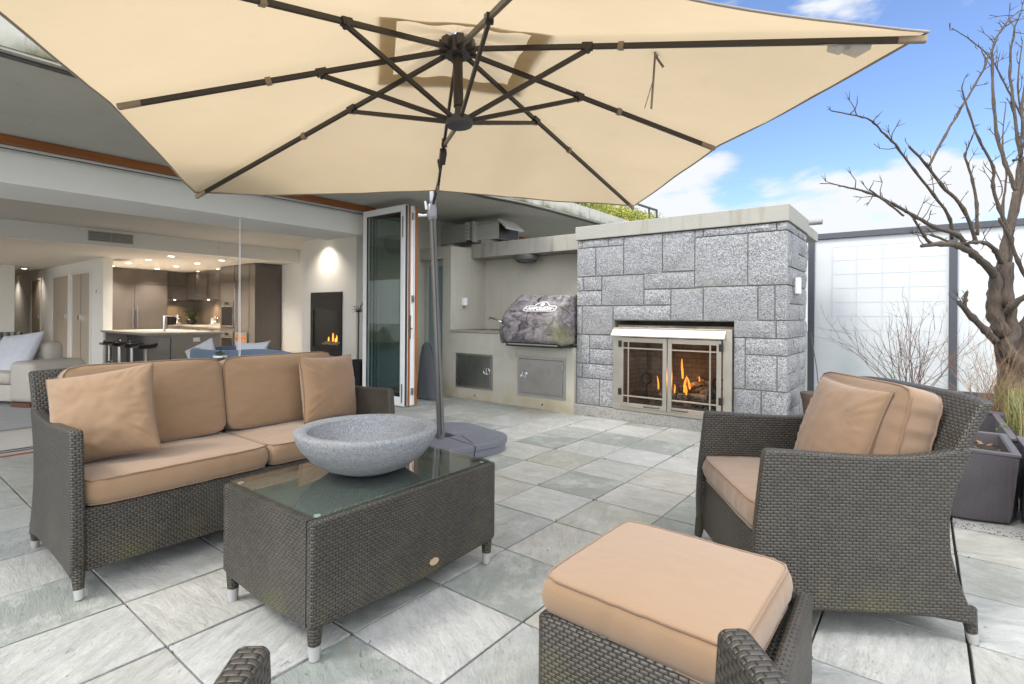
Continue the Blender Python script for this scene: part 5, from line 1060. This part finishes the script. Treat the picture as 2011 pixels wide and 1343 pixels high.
GRS = NT('grass_blades'); o = GRS.obj(); GRS.set(GRS.mix(GRS.rng(GRS.noise(o, 4, 4), 0.4, 0.6), (0.075, 0.115, 0.025), (0.28, 0.22, 0.09)), 0.6); GRS = GRS.m
m = MB(); rnd = random.Random(41)
for _ in range(1900):
    cx = 0.52 + abs(rnd.gauss(0, 0.30)); cy = rnd.uniform(4.95, 6.6); a = rnd.uniform(0, 6.28); L = rnd.uniform(0.12, 0.42); le = rnd.uniform(0.1, 0.7); p = Vector((cx, cy, 0.38)); w_ = 0.0035; pr = None
    e = Vector((-sin(a), cos(a), 0)) * w_
    for i in range(5):
        f = i / 4; q = p + Vector((cos(a) * le * L * f * f, sin(a) * le * L * f * f, L * f * (1 - 0.3 * le * f)))
        if pr is not None: m.quad(pr - e * (1.05 - f), q - e * (1 - f), q + e * (1 - f), pr + e * (1.05 - f))
        pr = q
tag(m.build('long_grass', GRS), 'long green and straw grass growing in the planters at the right edge', 'grass', kind='stuff')
m = MB(); rnd = random.Random(42)
for _ in range(26): leaf_cloud(m, (rnd.uniform(0.5, 1.05), rnd.uniform(4.8, 6.5), 0.40), (0.1, 0.1, 0.04), 40, 0.03, rnd)
tag(m.build('groundcover', plain('groundcover_green', (0.09, 0.14, 0.03), 0.7, var=0.4, scale=20)), 'low bright green groundcover in the planters beneath the grass', 'groundcover', kind='stuff')
pot = thing('plant_pot', 'round brown plastic pot on a stand beside the corner of the stone fireplace', 'plant pot', (-0.80, 5.72, 0))
BP = plain('brown_pot', (0.085, 0.055, 0.042), 0.5, var=0.15)
MB().lathe([(0.10, 0.24), (0.118, 0.41), (0.124, 0.41), (0.135, 0.475), (0.127, 0.475), (0.118, 0.44)], n=30).build('pot', BP, pot, smooth=True); MB().lathe([(0.13, 0), (0.13, 0.02), (0.05, 0.03), (0.05, 0.22), (0.11, 0.235), (0.11, 0.2385)], n=30).build('stand', BP, pot, smooth=True)
MB().tube([(0.03, 0, 0.44), (0.0, 0.05, 0.7), (-0.06, 0.1, 1.05)], [0.006, 0.005, 0.003], 6).build('cane', TWIG, pot, smooth=True)
m = MB(); leaf_cloud(m, (0.05, -0.05, 0.49), (0.05, 0.05, 0.06), 30, 0.06, random.Random(1)); m.build('sprout', plain('sprout', (0.10, 0.2, 0.04), 0.6), pot)

# ------------------------------------------------------------------ umbrella
um = thing('cantilever_umbrella', 'large beige rectangular cantilever umbrella with dark ribs over the seating', 'umbrella', (-3.31, 3.25, 0))
rim = {'FL': Vector((-4.316, 1.648, 2.074)), 'FR': Vector((-2.142, 4.589, 2.208)), 'NR': Vector((0.015, 2.964, 2.439)), 'NL': Vector((-2.175, 0.010, 2.262))}
C0 = (rim['FL'] + rim['FR'] + rim['NR'] + rim['NL']) / 4; nU = Vector((-0.0906, 0.0218, 0.9957))
def fwd(p): return -p.x * _s + p.y * _c
hub = D(898, 95, fwd(C0 + nU * 0.55)); low_hub = D(902, 241, fwd(C0 + nU * 0.09))
mid = {'ML': D(215, 208, fwd((rim['FL'] + rim['NL']) / 2)), 'MR': D(1412, 292, fwd((rim['FR'] + rim['NR']) / 2)), 'FM': D(858, 378, fwd((rim['FL'] + rim['FR']) / 2)), 'NM': (rim['NR'] + rim['NL']) / 2 + Vector((0, 0, 0.05))}
order = ['FL', 'FM', 'FR', 'MR', 'NR', 'NM', 'NL', 'ML']; RP = dict(rim); RP.update(mid)
CANM = m_canopy('canopy_fabric', (0.475, 0.375, 0.245), 0.55)
up = MB()
top = hub + nU * 0.055
def sheet(m, t0, t1, lift, nr=14, ns=12, sag=0.028, flat=0.0):
    for k in range(8):
        A = RP[order[k]]; B = RP[order[(k + 1) % 8]]
        def fn(u, v):
            t = t0 + (t1 - t0) * v; e = A.lerp(B, u); p = top.lerp(e, t)
            edge = 4 * u * (1 - u); p = p - nU * (sag * edge * t ** 1.5); p = p + (top - e).normalized() * (0.022 * edge * t ** 4) * (1 if flat == 0 else 0)
            p = p + nU * (lift + (0.014 * mnoise.noise(Vector((p.x * 2.2, p.y * 2.2, 0.5))) + 0.006 * mnoise.noise(Vector((p.x * 6, p.y * 6, 1.5)))) * t + 0.012 * sin(u * 3 * pi) * math.exp(-((t - 0.12) / 0.12) ** 2))
            return p
        m.grid(fn, ns, nr)
sheet(up, 0.205, 1.0, 0.022)
cnp = up.build('canopy', CANM, um, world=True, smooth=True, angle=0); weld(cnp, 0.002)
up = MB(); sheet(up, 0.02, 0.262, 0.040, 6, 12, 0.0, 1.0)
vcap = up.build('vent_flap', CANM, cnp, world=True, smooth=True, angle=0); weld(vcap, 0.001)
hem = MB(); pts = []
for k in range(8):
    A = RP[order[k]]; B = RP[order[(k + 1) % 8]]
    for i in range(12):
        u = i / 12; e = A.lerp(B, u); edge = 4 * u * (1 - u); p = e - nU * (0.028 * edge) + (top - e).normalized() * (0.022 * edge) + nU * (0.022 + 0.012 * mnoise.noise(Vector((e.x * 2.2, e.y * 2.2, 0.5)))); pts.append(p)
hem.tube(pts, 0.006, 6, closed=True); hem.build('hem', m_fabric('grey_hem', (0.26, 0.22, 0.18)), cnp, world=True, smooth=True, angle=0)
POCK = m_fabric('pocket_fabric', (0.26, 0.20, 0.14))
jd = 0.81
for k, nm in enumerate(order):
    e = RP[nm] - nU * 0.012 - (RP[nm] - hub).normalized() * (0.035 if nm[0] == 'M' else (0.03 if nm == 'FM' else 0.01)); a = hub - nU * 0.005; d = (e - a); L = d.length; d.normalize(); side = d.cross(nU).normalized()
    end = e - d * 0.09
    rb_ = MB(); rb_.bar(a + d * 0.05, end, 0.019, 0.028, nU); r_o = rb_.build('rib', BRONZE, um, world=True, bevel=0.002)
    pk = MB(); pk.bar(end - d * 0.02, e, 0.026, 0.030, nU); pk.build('end_pocket', POCK, r_o, world=True, bevel=0.006)
    j = a + d * jd - nU * 0.018; s_ = MB(); s_.bar(low_hub + (j - low_hub).normalized() * 0.04, j, 0.018, 0.026, nU); st_ = s_.build('strut', BRONZE, um, world=True, bevel=0.002)
    jb = MB(); jb.tube([j - side * 0.02, j + side * 0.02], 0.014, 10); jb.bar(a + d * (jd - 0.03), a + d * (jd + 0.03), 0.034, 0.036, nU); jb.build('joint', BRONZE, st_, world=True)
    if nm not in ('NM',):
        tb = a + d * (jd + (L - jd) * (0.28 if nm != 'NR' else 0.12)); q = MB(); q.bar(tb - d * 0.015, tb + d * 0.015, 0.03, 0.036, nU); q.build('fabric_tab', POCK, r_o, world=True)
m = MB(); m.tube([hub - nU * 0.05, hub + nU * 0.05], [0.075, 0.07], 20)
for k in range(8):
    d = (RP[order[k]] - hub); d = (d - nU * d.dot(nU)).normalized(); m.bar(hub + d * 0.05, hub + d * 0.11, 0.045, 0.07, nU)
m.build('top_hub', CHAR, um, world=True, bevel=0.004)
m = MB(); m.tube([low_hub + nU * 0.10, hub - nU * 0.05], 0.030, 16); m.build('centre_post', BRONZE, um, world=True, smooth=True)
m = MB(); m.tube([low_hub + nU * 0.10, low_hub + nU * 0.06, low_hub + nU * 0.03], [0.022, 0.026, 0.03], 14); m.tube([low_hub - nU * 0.03, low_hub - nU * 0.018, low_hub + nU * 0.02, low_hub + nU * 0.034], [0.05, 0.078, 0.082, 0.06], 24); m.build('lower_hub', plain('hub_charcoal', (0.055, 0.057, 0.062), 0.5), um, world=True, smooth=True, angle=40)
# mast, clamp, overhead arm, hidden above the fabric
mb0 = Vector((-3.312, 3.25, 0.05)); mt0 = D(848, 392, fwd(Vector((-3.389, 3.19, 0))) + 0.06); ax = (mt0 - mb0).normalized()
MAST = m_steel('mast_grey', (0.16, 0.155, 0.155), 0.38, (1, 1, 1)); MAST.node_tree.nodes['Principled BSDF'].inputs['Metallic'].default_value = 0.4
m = MB(); m.tube([mb0, mb0 + ax * 1.0, mb0 + ax * 2.05], [0.034, 0.031, 0.027], 16); m.build('mast', MAST, um, world=True, smooth=True)
m = MB(); sidev = ax.cross(Vector((_c, _s, 0))).normalized()
m.tube([mb0 + ax * 0.1 - Vector((_s * -1, _c, 0)) * 0.0 + Vector((0.028, -0.02, 0)), mb0 + ax * 2.0 + Vector((0.022, -0.016, 0))], 0.006, 6); m.build('mast_groove', CHAR, um, world=True)
LG = plain('pole_light_grey', (0.42, 0.43, 0.46), 0.3, 0.5)
m = MB(); arc = [mb0 + ax * 2.0, mt0 + ax * 0.12, mt0 + ax * 0.35 + Vector((-0.05, 0.05, 0)), mt0 + ax * 0.62 + Vector((0.05, -0.05, 0)), hub + Vector((-0.45, 0.35, 0.46)), hub + Vector((0, 0, 0.30))]
m.tube(cr_path([Vector(p) for p in arc], 6), 0.021, 12); m.tube([hub + nU * 0.05, hub + Vector((0, 0, 0.31))], 0.02, 10); m.build('arm', LG, um, world=True, smooth=True)
cl = D(848, 413, fwd(mt0)); m = MB(); m.tube([cl - ax * 0.09, cl - ax * 0.07, cl + ax * 0.03, cl + ax * 0.055], [0.03, 0.042, 0.042, 0.03], 16)
rt = Vector((_c, _s, 0)); fw_ = Vector((-_s, _c, 0))
m.bar(cl - ax * 0.06 + rt * 0.012 - fw_ * 0.03, cl + ax * 0.075 + rt * 0.02 - fw_ * 0.05, 0.05, 0.03); m.build('clamp', plain('clamp_grey', (0.27, 0.275, 0.30), 0.35, 0.3), um, world=True, smooth=True)
m = MB(); h0 = cl - rt * 0.04 - fw_ * 0.03; m.tube([h0 - ax * 0.05, h0 - rt * 0.035 - ax * 0.055, h0 - rt * 0.075 - ax * 0.05], [0.013, 0.012, 0.016], 10); m.tube([h0 + ax * 0.0, h0 - rt * 0.01 + ax * 0.075], [0.013, 0.010], 10); m.build('crank_handle', plain('handle_pale', (0.55, 0.56, 0.58), 0.4), um, world=True, smooth=True)
fmE = RP['FM']; m = MB(); m.bar(fmE + (fmE - hub).normalized() * (-0.2) - nU * 0.02, cl + ax * 0.05 + rt * 0.02 - fw_ * 0.045, 0.020, 0.026, nU); m.build('tilt_bar', BRONZE, um, world=True, bevel=0.002)
q = hub + (fmE - hub).normalized() * 0.93 - nU * 0.03; m = MB(); dd_ = (fmE - hub).normalized(); m.bar(q - dd_ * 0.07, q + dd_ * 0.07, 0.05, 0.05, nU); m.bar(q + dd_ * 0.04 - rt * 0.03, q + dd_ * 0.16 - rt * 0.005, 0.016, 0.03, nU); m.build('slide_catch', CHAR, um, world=True, bevel=0.006)
m = MB(); q0 = RP['NR'] - nU * 0.03; dn = (hub - q0).normalized()
for k, (f0, f1, ww) in enumerate(((0.22, 0.33, 0.05), (0.36, 0.44, 0.035), (0.30, 0.40, 0.03))):
    a1 = q0 + dn * f0; b1_ = q0 + dn * f1; sv = dn.cross(nU).normalized() * (1 if k != 1 else -1); m.quad(a1, b1_, b1_ + sv * ww - nU * 0.02, (a1 + b1_) / 2 + sv * ww * 1.4 - nU * 0.03, a1 + sv * ww * 0.6 - nU * 0.01)
m.build('torn_lining', m_canopy('pale_lining', (0.55, 0.55, 0.57), 0.55), cnp, world=True, label='pale torn lining hanging near the right tip')
# loose tie straps under the fabric
m = MB(); s0 = D(1288, 88, fwd(RP['NR']) + 0.55); 
for k, (ex, ey) in enumerate(((1266, 212), (1279, 214), (1303, 132))):
    e0 = D(ex, ey, fwd(s0) + 0.02 * k); mdp = s0.lerp(e0, 0.55) + rt * 0.02 * (1 - k); m.bar(s0, mdp, 0.016, 0.003); m.bar(mdp, e0, 0.016, 0.003)
m.build('tie_strap', m_fabric('strap_grey', (0.24, 0.20, 0.17)), um, world=True)
# plastic weight base of four lobes
PB = plain('base_plastic', (0.14, 0.145, 0.175), 0.42, var=0.08, scale=5)
bc = Vector((-3.40, 3.35)); lab_ = ('right', 'near', 'left', 'far')
def lobe(i, ang):
    m = MB(); a0 = ang; pts = []
    # quarter with rounded outer corner
    w_ = 0.50; g_ = 0.006; r = 0.30
    cor = [(g_, g_ + 0.085), (g_ + 0.085, g_ + 0.085), (g_ + 0.085, g_), (w_, g_)]
    cor += [(w_ * 1.0 - r + r * cos(t), w_ - r + r * sin(t)) for t in [pi / 2 * k / 10 for k in range(11)]] + [(g_, w_)]
    for sc_, z0_, z1_ in ((0.975, 0.0, 0.065), (1.0, 0.068, 0.112)):
        P_ = [(x * sc_, y * sc_) for x, y in cor]
        m.prism(P_, lambda a, b, t: (bc.x + a * cos(a0) - b * sin(a0), bc.y + a * sin(a0) + b * cos(a0), t), z0_, z1_)
    P_ = [(0.13 + (x - 0.13) * 0.80, 0.13 + (y - 0.13) * 0.80) for x, y in cor[3:]] + [(0.12, 0.12)]
    m.prism(P_, lambda a, b, t: (bc.x + a * cos(a0) - b * sin(a0), bc.y + a * sin(a0) + b * cos(a0), t), 0.111, 0.118)
    return m.build('base_weight', PB, um, world=True, bevel=0.006, seg=3)
BASEROT = R(-12)
for i in range(4): lobe(i, BASEROT + i * pi / 2)
m = MB(); m.box(-3.40 - 0.07, -3.40 + 0.13, 3.35 - 0.13, 3.35 + 0.07, 0.03, 0.09); m.build('mast_foot', BLACK, um, world=True)

# ------------------------------------------------------------------ wicker seats
def ycurve(z):   # outer rear profile: distance behind the front edge
    zs = [0.06, 0.10, 0.16, 0.24, 0.34, 0.44, 0.52, 0.62, 0.70, 0.80, 0.905]; ds = [0.765, 0.745, 0.72, 0.688, 0.662, 0.655, 0.665, 0.695, 0.728, 0.775, 0.835]
    if z <= zs[0]: return ds[0]
    for i in range(1, len(zs)):
        if z <= zs[i]: f = (z - zs[i - 1]) / (zs[i] - zs[i - 1]); return ds[i - 1] + f * (ds[i] - ds[i - 1])
    return ds[-1]
def wicker_seat(name, lab, cat, W, loc, rz, legs=4):
    t = thing(name, lab, cat, loc, rz); F = 0.40; h = W / 2; TH = 0.05
    front = [(-0.035, 0.12), (-0.038, 0.25), (-0.03, 0.40), (-0.015, 0.55), (0.0, 0.685)]
    topc = [(0.012, 0.70), (0.12, 0.695), (0.25, 0.688), (0.38, 0.683), (0.50, 0.686), (0.60, 0.698), (0.68, 0.715), (0.722, 0.728)]
    back = [(ycurve(z), z) for z in (0.70, 0.64, 0.58, 0.52, 0.46, 0.40, 0.34, 0.28, 0.22, 0.16, 0.10, 0.07)]
    bot = [(0.70, 0.085), (0.60, 0.10), (0.45, 0.105), (0.25, 0.105), (0.10, 0.10), (0.02, 0.09), (-0.02, 0.085)]
    outl = front + topc + back + bot
    for s in (-1, 1):
        m = MB(); m.prism(outl, lambda a, b, x: (x, F - a, b), s * (h - TH), s * h)
        sp_ = m.build('arm_panel', WICKER, t, bevel=0.012, seg=3, smooth=True, angle=50)
    m = MB()
    zs = [0.09 + (0.905 - 0.09) * i / 20 for i in range(21)]
    sec = [(ycurve(z) - 0.004, z) for z in zs] + [(ycurve(z) - 0.052, z) for z in zs[::-1]]
    NX = 14; b = len(m.v)
    for i in range(NX + 1):
        x = -(h - 0.003) + (2 * h - 0.006) * i / NX; e = (2 * i / NX - 1)
        for a, z in sec: m.v.append((x, F - a + 0.035 * (abs(e) ** 3) * max(0, (z - 0.45)) * 1.2, z - 0.012 * e ** 4 * max(0, (z - .7) / .2)))
    n2 = len(sec)
    for i in range(NX):
        for k in range(n2): m.f.append((b + i * n2 + k, b + i * n2 + (k + 1) % n2, b + (i + 1) * n2 + (k + 1) % n2, b + (i + 1) * n2 + k))
    m.f.append(tuple(b + k for k in range(n2))); m.f.append(tuple(b + NX * n2 + k for k in range(n2))[::-1])
    m.build('backrest', WICKER, t, bevel=0.012, seg=3, smooth=True, angle=50)
    m = MB(); m.prism([(0.004, 0.36), (-0.010, 0.25), (-0.016, 0.10), (0.03, 0.10), (0.034, 0.36)], lambda a, b, x: (x, F - a, b), -(h - TH - .001), h - TH - .001); m.build('front_panel', WICKER, t, bevel=0.006, smooth=True, angle=50)
    MB().box(-(h - TH - .001), h - TH - .001, F - 0.60, F - 0.036, 0.315, 0.352).build('seat_deck', WICKER, t)
    for sx in (-1, 1):
        for a, dz in ((-0.015, -0.03), (0.735, 0.03)):
            x = sx * (h - 0.028); y = F - a; m = MB(); m.tube([(x, y - 0.0, 0.13), (x, y - dz * 0.45, 0.042)], [0.027, 0.019], 12); lg = m.build('leg', WICKER, t, smooth=True)
            m = MB(); m.tube([(x, y - dz * 0.45, 0.042), (x, y - dz * 0.7, 0.002)], [0.0195, 0.0155], 12); m.build('foot_cap', CAPM, lg, smooth=True)
    return t
LS = (-3.20, 1.45)
wicker_seat('wicker_loveseat', 'dark brown wicker two-seat sofa with tan cushions facing the coffee table', 'loveseat', 1.71, (LS[0], LS[1], 0), R(-90))
A1 = (-0.358, 2.706); wicker_seat('wicker_armchair', 'dark brown wicker armchair with tan cushions at the right, turned sideways', 'armchair', 0.83, (A1[0], A1[1], 0), R(123.4))
A2 = (-0.257, 0.35); wicker_seat('wicker_armchair', 'dark wicker armchair in the foreground of which only two arm tips show', 'armchair', 0.80, (A2[0], A2[1], 0), R(42))
def at(o, rz, x, y, z, lrz=0, rx=0, ry=0, r2=0):
    a = R(rz); return Matrix.Translation((o[0] + x * cos(a) - y * sin(a), o[1] + x * sin(a) + y * cos(a), z)) @ Matrix.Rotation(a + R(lrz), 4, 'Z') @ Matrix.Rotation(R(rx), 4, 'X') @ Matrix.Rotation(R(ry), 4, 'Y') @ Matrix.Rotation(R(r2), 4, 'Z')
# loveseat cushions: local x + is the camera end
cushion('seat_cushion', 'tan box seat cushion at the near end of the wicker loveseat', 'cushion', 0.79, 0.60, 0.105, at(LS, -90, 0.402, 0.105, 0.422), 'tan seat cushions', seed=1, puff=0.016)
cushion('seat_cushion', 'tan box seat cushion at the far end of the wicker loveseat', 'cushion', 0.79, 0.60, 0.105, at(LS, -90, -0.402, 0.105, 0.422), 'tan seat cushions', seed=2, puff=0.016)
def backc(lab, x, seed, wd=0.74, lrz=0): return cushion('back_cushion', lab, 'cushion', wd, 0.44, 0.11, at(LS, -90, x, -0.165, 0.70, lrz, 102, 0, 0), 'tan back cushions', seed=seed, puff=0.045, side=0.006, wr=0.008, e=11)
backc('large tan back cushion on the near half of the loveseat', 0.395, 3); backc('large tan back cushion on the far half of the loveseat', -0.36, 4)
pillow('throw_pillow', 'square tan throw pillow leaning at the near arm of the loveseat', 0.44, 0.45, 0.18, at(LS, -90, 0.65, 0.055, 0.70, -32, 113, 0, -10), seed=3, wr=0.009, group='tan throw pillows')
pillow('throw_pillow', 'square tan throw pillow leaning at the far arm of the loveseat', 0.45, 0.43, 0.18, at(LS, -90, -0.60, 0.03, 0.70, 10, 100, 0, 2), seed=4, group='tan throw pillows')
# armchair cushions
cushion('seat_cushion', 'tan box seat cushion in the right-hand wicker armchair', 'cushion', 0.72, 0.62, 0.105, at(A1, 123.4, 0, 0.10, 0.415), 'tan seat cushions', seed=5, puff=0.016, mat=TAN2)
cushion('back_cushion', 'tan boxed back cushion behind the throw pillow in the right-hand armchair', 'cushion', 0.62, 0.44, 0.12, at(A1, 123.4, 0.0, -0.18, 0.70, 3, 104, 0, 0), 'tan back cushions', seed=6, puff=0.04, side=0.004, wr=0.009, e=11, mat=TAN2)
pillow('throw_pillow', 'square tan throw pillow propped in front in the right-hand armchair', 0.43, 0.45, 0.16, at(A1, 123.4, -0.03, -0.055, 0.695, 9, 109, 0, 2), seed=7, group='tan throw pillows', mat=TAN2)

# ------------------------------------------------------------------ ottoman
OT = thing('wicker_ottoman', 'square dark wicker ottoman in front of the foreground armchair', 'ottoman', (-0.57, 1.56, 0), R(2))
hw = 0.345; m = MB()
def rbox(m, h1, z0, h2, z1, w_=0.045):
    # hollow square wall tapering upward
    for (a, b) in (((-1, -1), (1, -1)), ((1, -1), (1, 1)), ((1, 1), (-1, 1)), ((-1, 1), (-1, -1))):
        p = []
        for h_, z in ((h1, z0), (h2, z1)):
            i_ = h_ - w_; p.append([(a[0] * h_, a[1] * h_, z), (b[0] * h_, b[1] * h_, z), (b[0] * i_, b[1] * i_, z), (a[0] * i_, a[1] * i_, z)])
        m.hexa(p[0] + p[1])
ho = MB(); n = 4; prof_ = [(hw - 0.03, 0.075), (hw - 0.03, 0.33), (hw - 0.055, 0.345), (hw - 0.075, 0.33), (hw - 0.08, 0.26), (hw - 0.08, 0.08)]
rings = []
for (r, z) in prof_:
    row = []
    for k in range(4):
        cx, cy = ((1, -1), (1, 1), (-1, 1), (-1, -1))[k]; a0 = (-pi / 2, 0, pi / 2, pi)[k]; rc = 0.03
        for i in range(5): a = a0 + pi / 2 * i / 4; row.append((cx * (r - rc) + rc * cos(a), cy * (r - rc) + rc * sin(a), z))
    rings.append(row)
for r_ in rings: ho.v += r_
NN = len(rings[0])
for j in range(len(rings)):
    j2 = (j + 1) % len(rings)
    for k in range(NN): ho.f.append((j * NN + k, j * NN + (k + 1) % NN, j2 * NN + (k + 1) % NN, j2 * NN + k))
ho.build('frame', WICKER, OT, smooth=True, angle=60)
MB().box(-0.262, 0.262, -0.262, 0.262, 0.26, 0.30).build('deck', WICKER, OT)
for x in (-0.29, 0.29):
    for y in (-0.29, 0.29):
        lg = MB().tube([(x, y, 0.10), (x, y, 0.045)], [0.026, 0.02], 12).build('leg', WICKER, OT, smooth=True); MB().tube([(x, y, 0.044), (x, y, 0.002)], [0.020, 0.016], 12).build('foot_cap', CAPM, lg, smooth=True)
cushion('ottoman_cushion', 'thick square tan cushion lying on the wicker ottoman', 'cushion', 0.545, 0.545, 0.105, Matrix.Translation((-0.595, 1.535, 0.385)) @ Matrix.Rotation(R(-1), 4, 'Z'), puff=0.018, side=0.014, seed=9, wr=0.005)

# ------------------------------------------------------------------ coffee table and bowl
CT = thing('coffee_table', 'long dark wicker coffee table with a glass top', 'coffee table', (-1.96, 1.475, 0))
x0, x1, y0, y1 = -0.335, 0.335, -0.485, 0.485; zt = 0.487
m = MB(); m.prism([(y0, 0.125), (y0, zt), (y1, zt), (y1, 0.125), (y1 - 0.06, 0.115), (0, 0.10), (y0 + 0.06, 0.115)], lambda a, b, t: (t, a, b), x1 - 0.04, x1); m.build('long_side', WICKER, CT, bevel=0.010, seg=3, smooth=True, angle=50)
m = MB(); m.prism([(y0, 0.125), (y0, zt), (y1, zt), (y1, 0.125), (y1 - 0.06, 0.115), (0, 0.10), (y0 + 0.06, 0.115)], lambda a, b, t: (t, a, b), x0, x0 + 0.04); m.build('long_side', WICKER, CT, bevel=0.010, seg=3, smooth=True, angle=50)
for s in (0, 1):
    yy = (y0 + 0.0015, y0 + 0.04) if s == 0 else (y1 - 0.04, y1 - 0.0015)
    m = MB(); m.prism([(x0 + 0.0405, 0.12), (x0 + 0.0405, zt - 0.001), (x1 - 0.0405, zt - 0.001), (x1 - 0.0405, 0.12), (0, 0.105)], lambda a, b, t: (a, t, b), *yy); m.build('short_side', WICKER, CT)
MB().box(x0 + 0.0405, x1 - 0.0405, y0 + 0.0405, y1 - 0.0405, zt - 0.03, zt - 0.004).build('top_panel', m_wicker('glass_sheen_wicker', (0.075, 0.073, 0.066), (0.15, 0.145, 0.13)), CT)  # lighter wicker: the reflection in the glass is put into its colour
MB().box(x0 + 0.018, x1 - 0.018, y0 + 0.018, y1 - 0.018, zt + 0.0045, zt + 0.0115).build('glass_top', m_glass('table_glass', (0.86, 0.93, 0.90), 0.03, 2.2), CT, bevel=0.0015)
m = MB()
for x in (x0 + 0.05, x1 - 0.05):
    for y in (y0 + 0.05, y1 - 0.05): m.tube([(x, y, zt - 0.001), (x, y, zt + 0.004)], 0.012, 10)
m.build('bumper', plain('clear_bumper', (0.5, 0.5, 0.48), 0.2), CT)
for x in (x0 + 0.03, x1 - 0.03):
    for y in (y0 + 0.03, y1 - 0.03):
        lg = MB().tube([(x, y, 0.14), (x, y, 0.055)], [0.028, 0.022], 12).build('leg', WICKER, CT, smooth=True); MB().tube([(x, y, 0.054), (x, y, 0.002)], [0.0225, 0.0185], 12).build('foot_cap', CAPM, lg, smooth=True)
m = MB(); m.tube([(x1 + 0.0005, 0.08, 0.155), (x1 + 0.004, 0.08, 0.155)], [0.026, 0.026], 20)
bdg = m.build('badge', plain('badge_tan', (0.40, 0.30, 0.20), 0.4), CT); bdg.scale = (1, 1.0, 0.55); bdg.location.z = 0.155 * 0.45
BW = m_granite('bowl_stone', (0.24, 0.255, 0.285), (0.44, 0.455, 0.49), 2.6)
R0 = 0.312; prof = [(0.10, 0.0), (0.13, 0.004), (0.19, 0.028), (0.245, 0.066), (0.285, 0.112), (0.304, 0.150), (0.311, 0.176), (0.309, 0.186), (0.300, 0.192), (0.268, 0.190), (0.256, 0.182), (0.252, 0.168), (0.236, 0.128), (0.205, 0.09), (0.155, 0.060), (0.09, 0.046), (0.02, 0.043)]
pr2 = []
for i in range(len(prof) - 1):
    for k in range(3): f_ = k / 3; pr2.append((prof[i][0] * (1 - f_) + prof[i + 1][0] * f_, prof[i][1] * (1 - f_) + prof[i + 1][1] * f_))
pr2.append(prof[-1]); m = MB(); m.lathe(pr2, (-1.975, 1.475, zt + 0.0125), 72)
bo = tag(m.build('stone_bowl', BW, smooth=True, angle=0), 'big round speckled grey stone bowl sitting on the glass-topped coffee table', 'bowl')
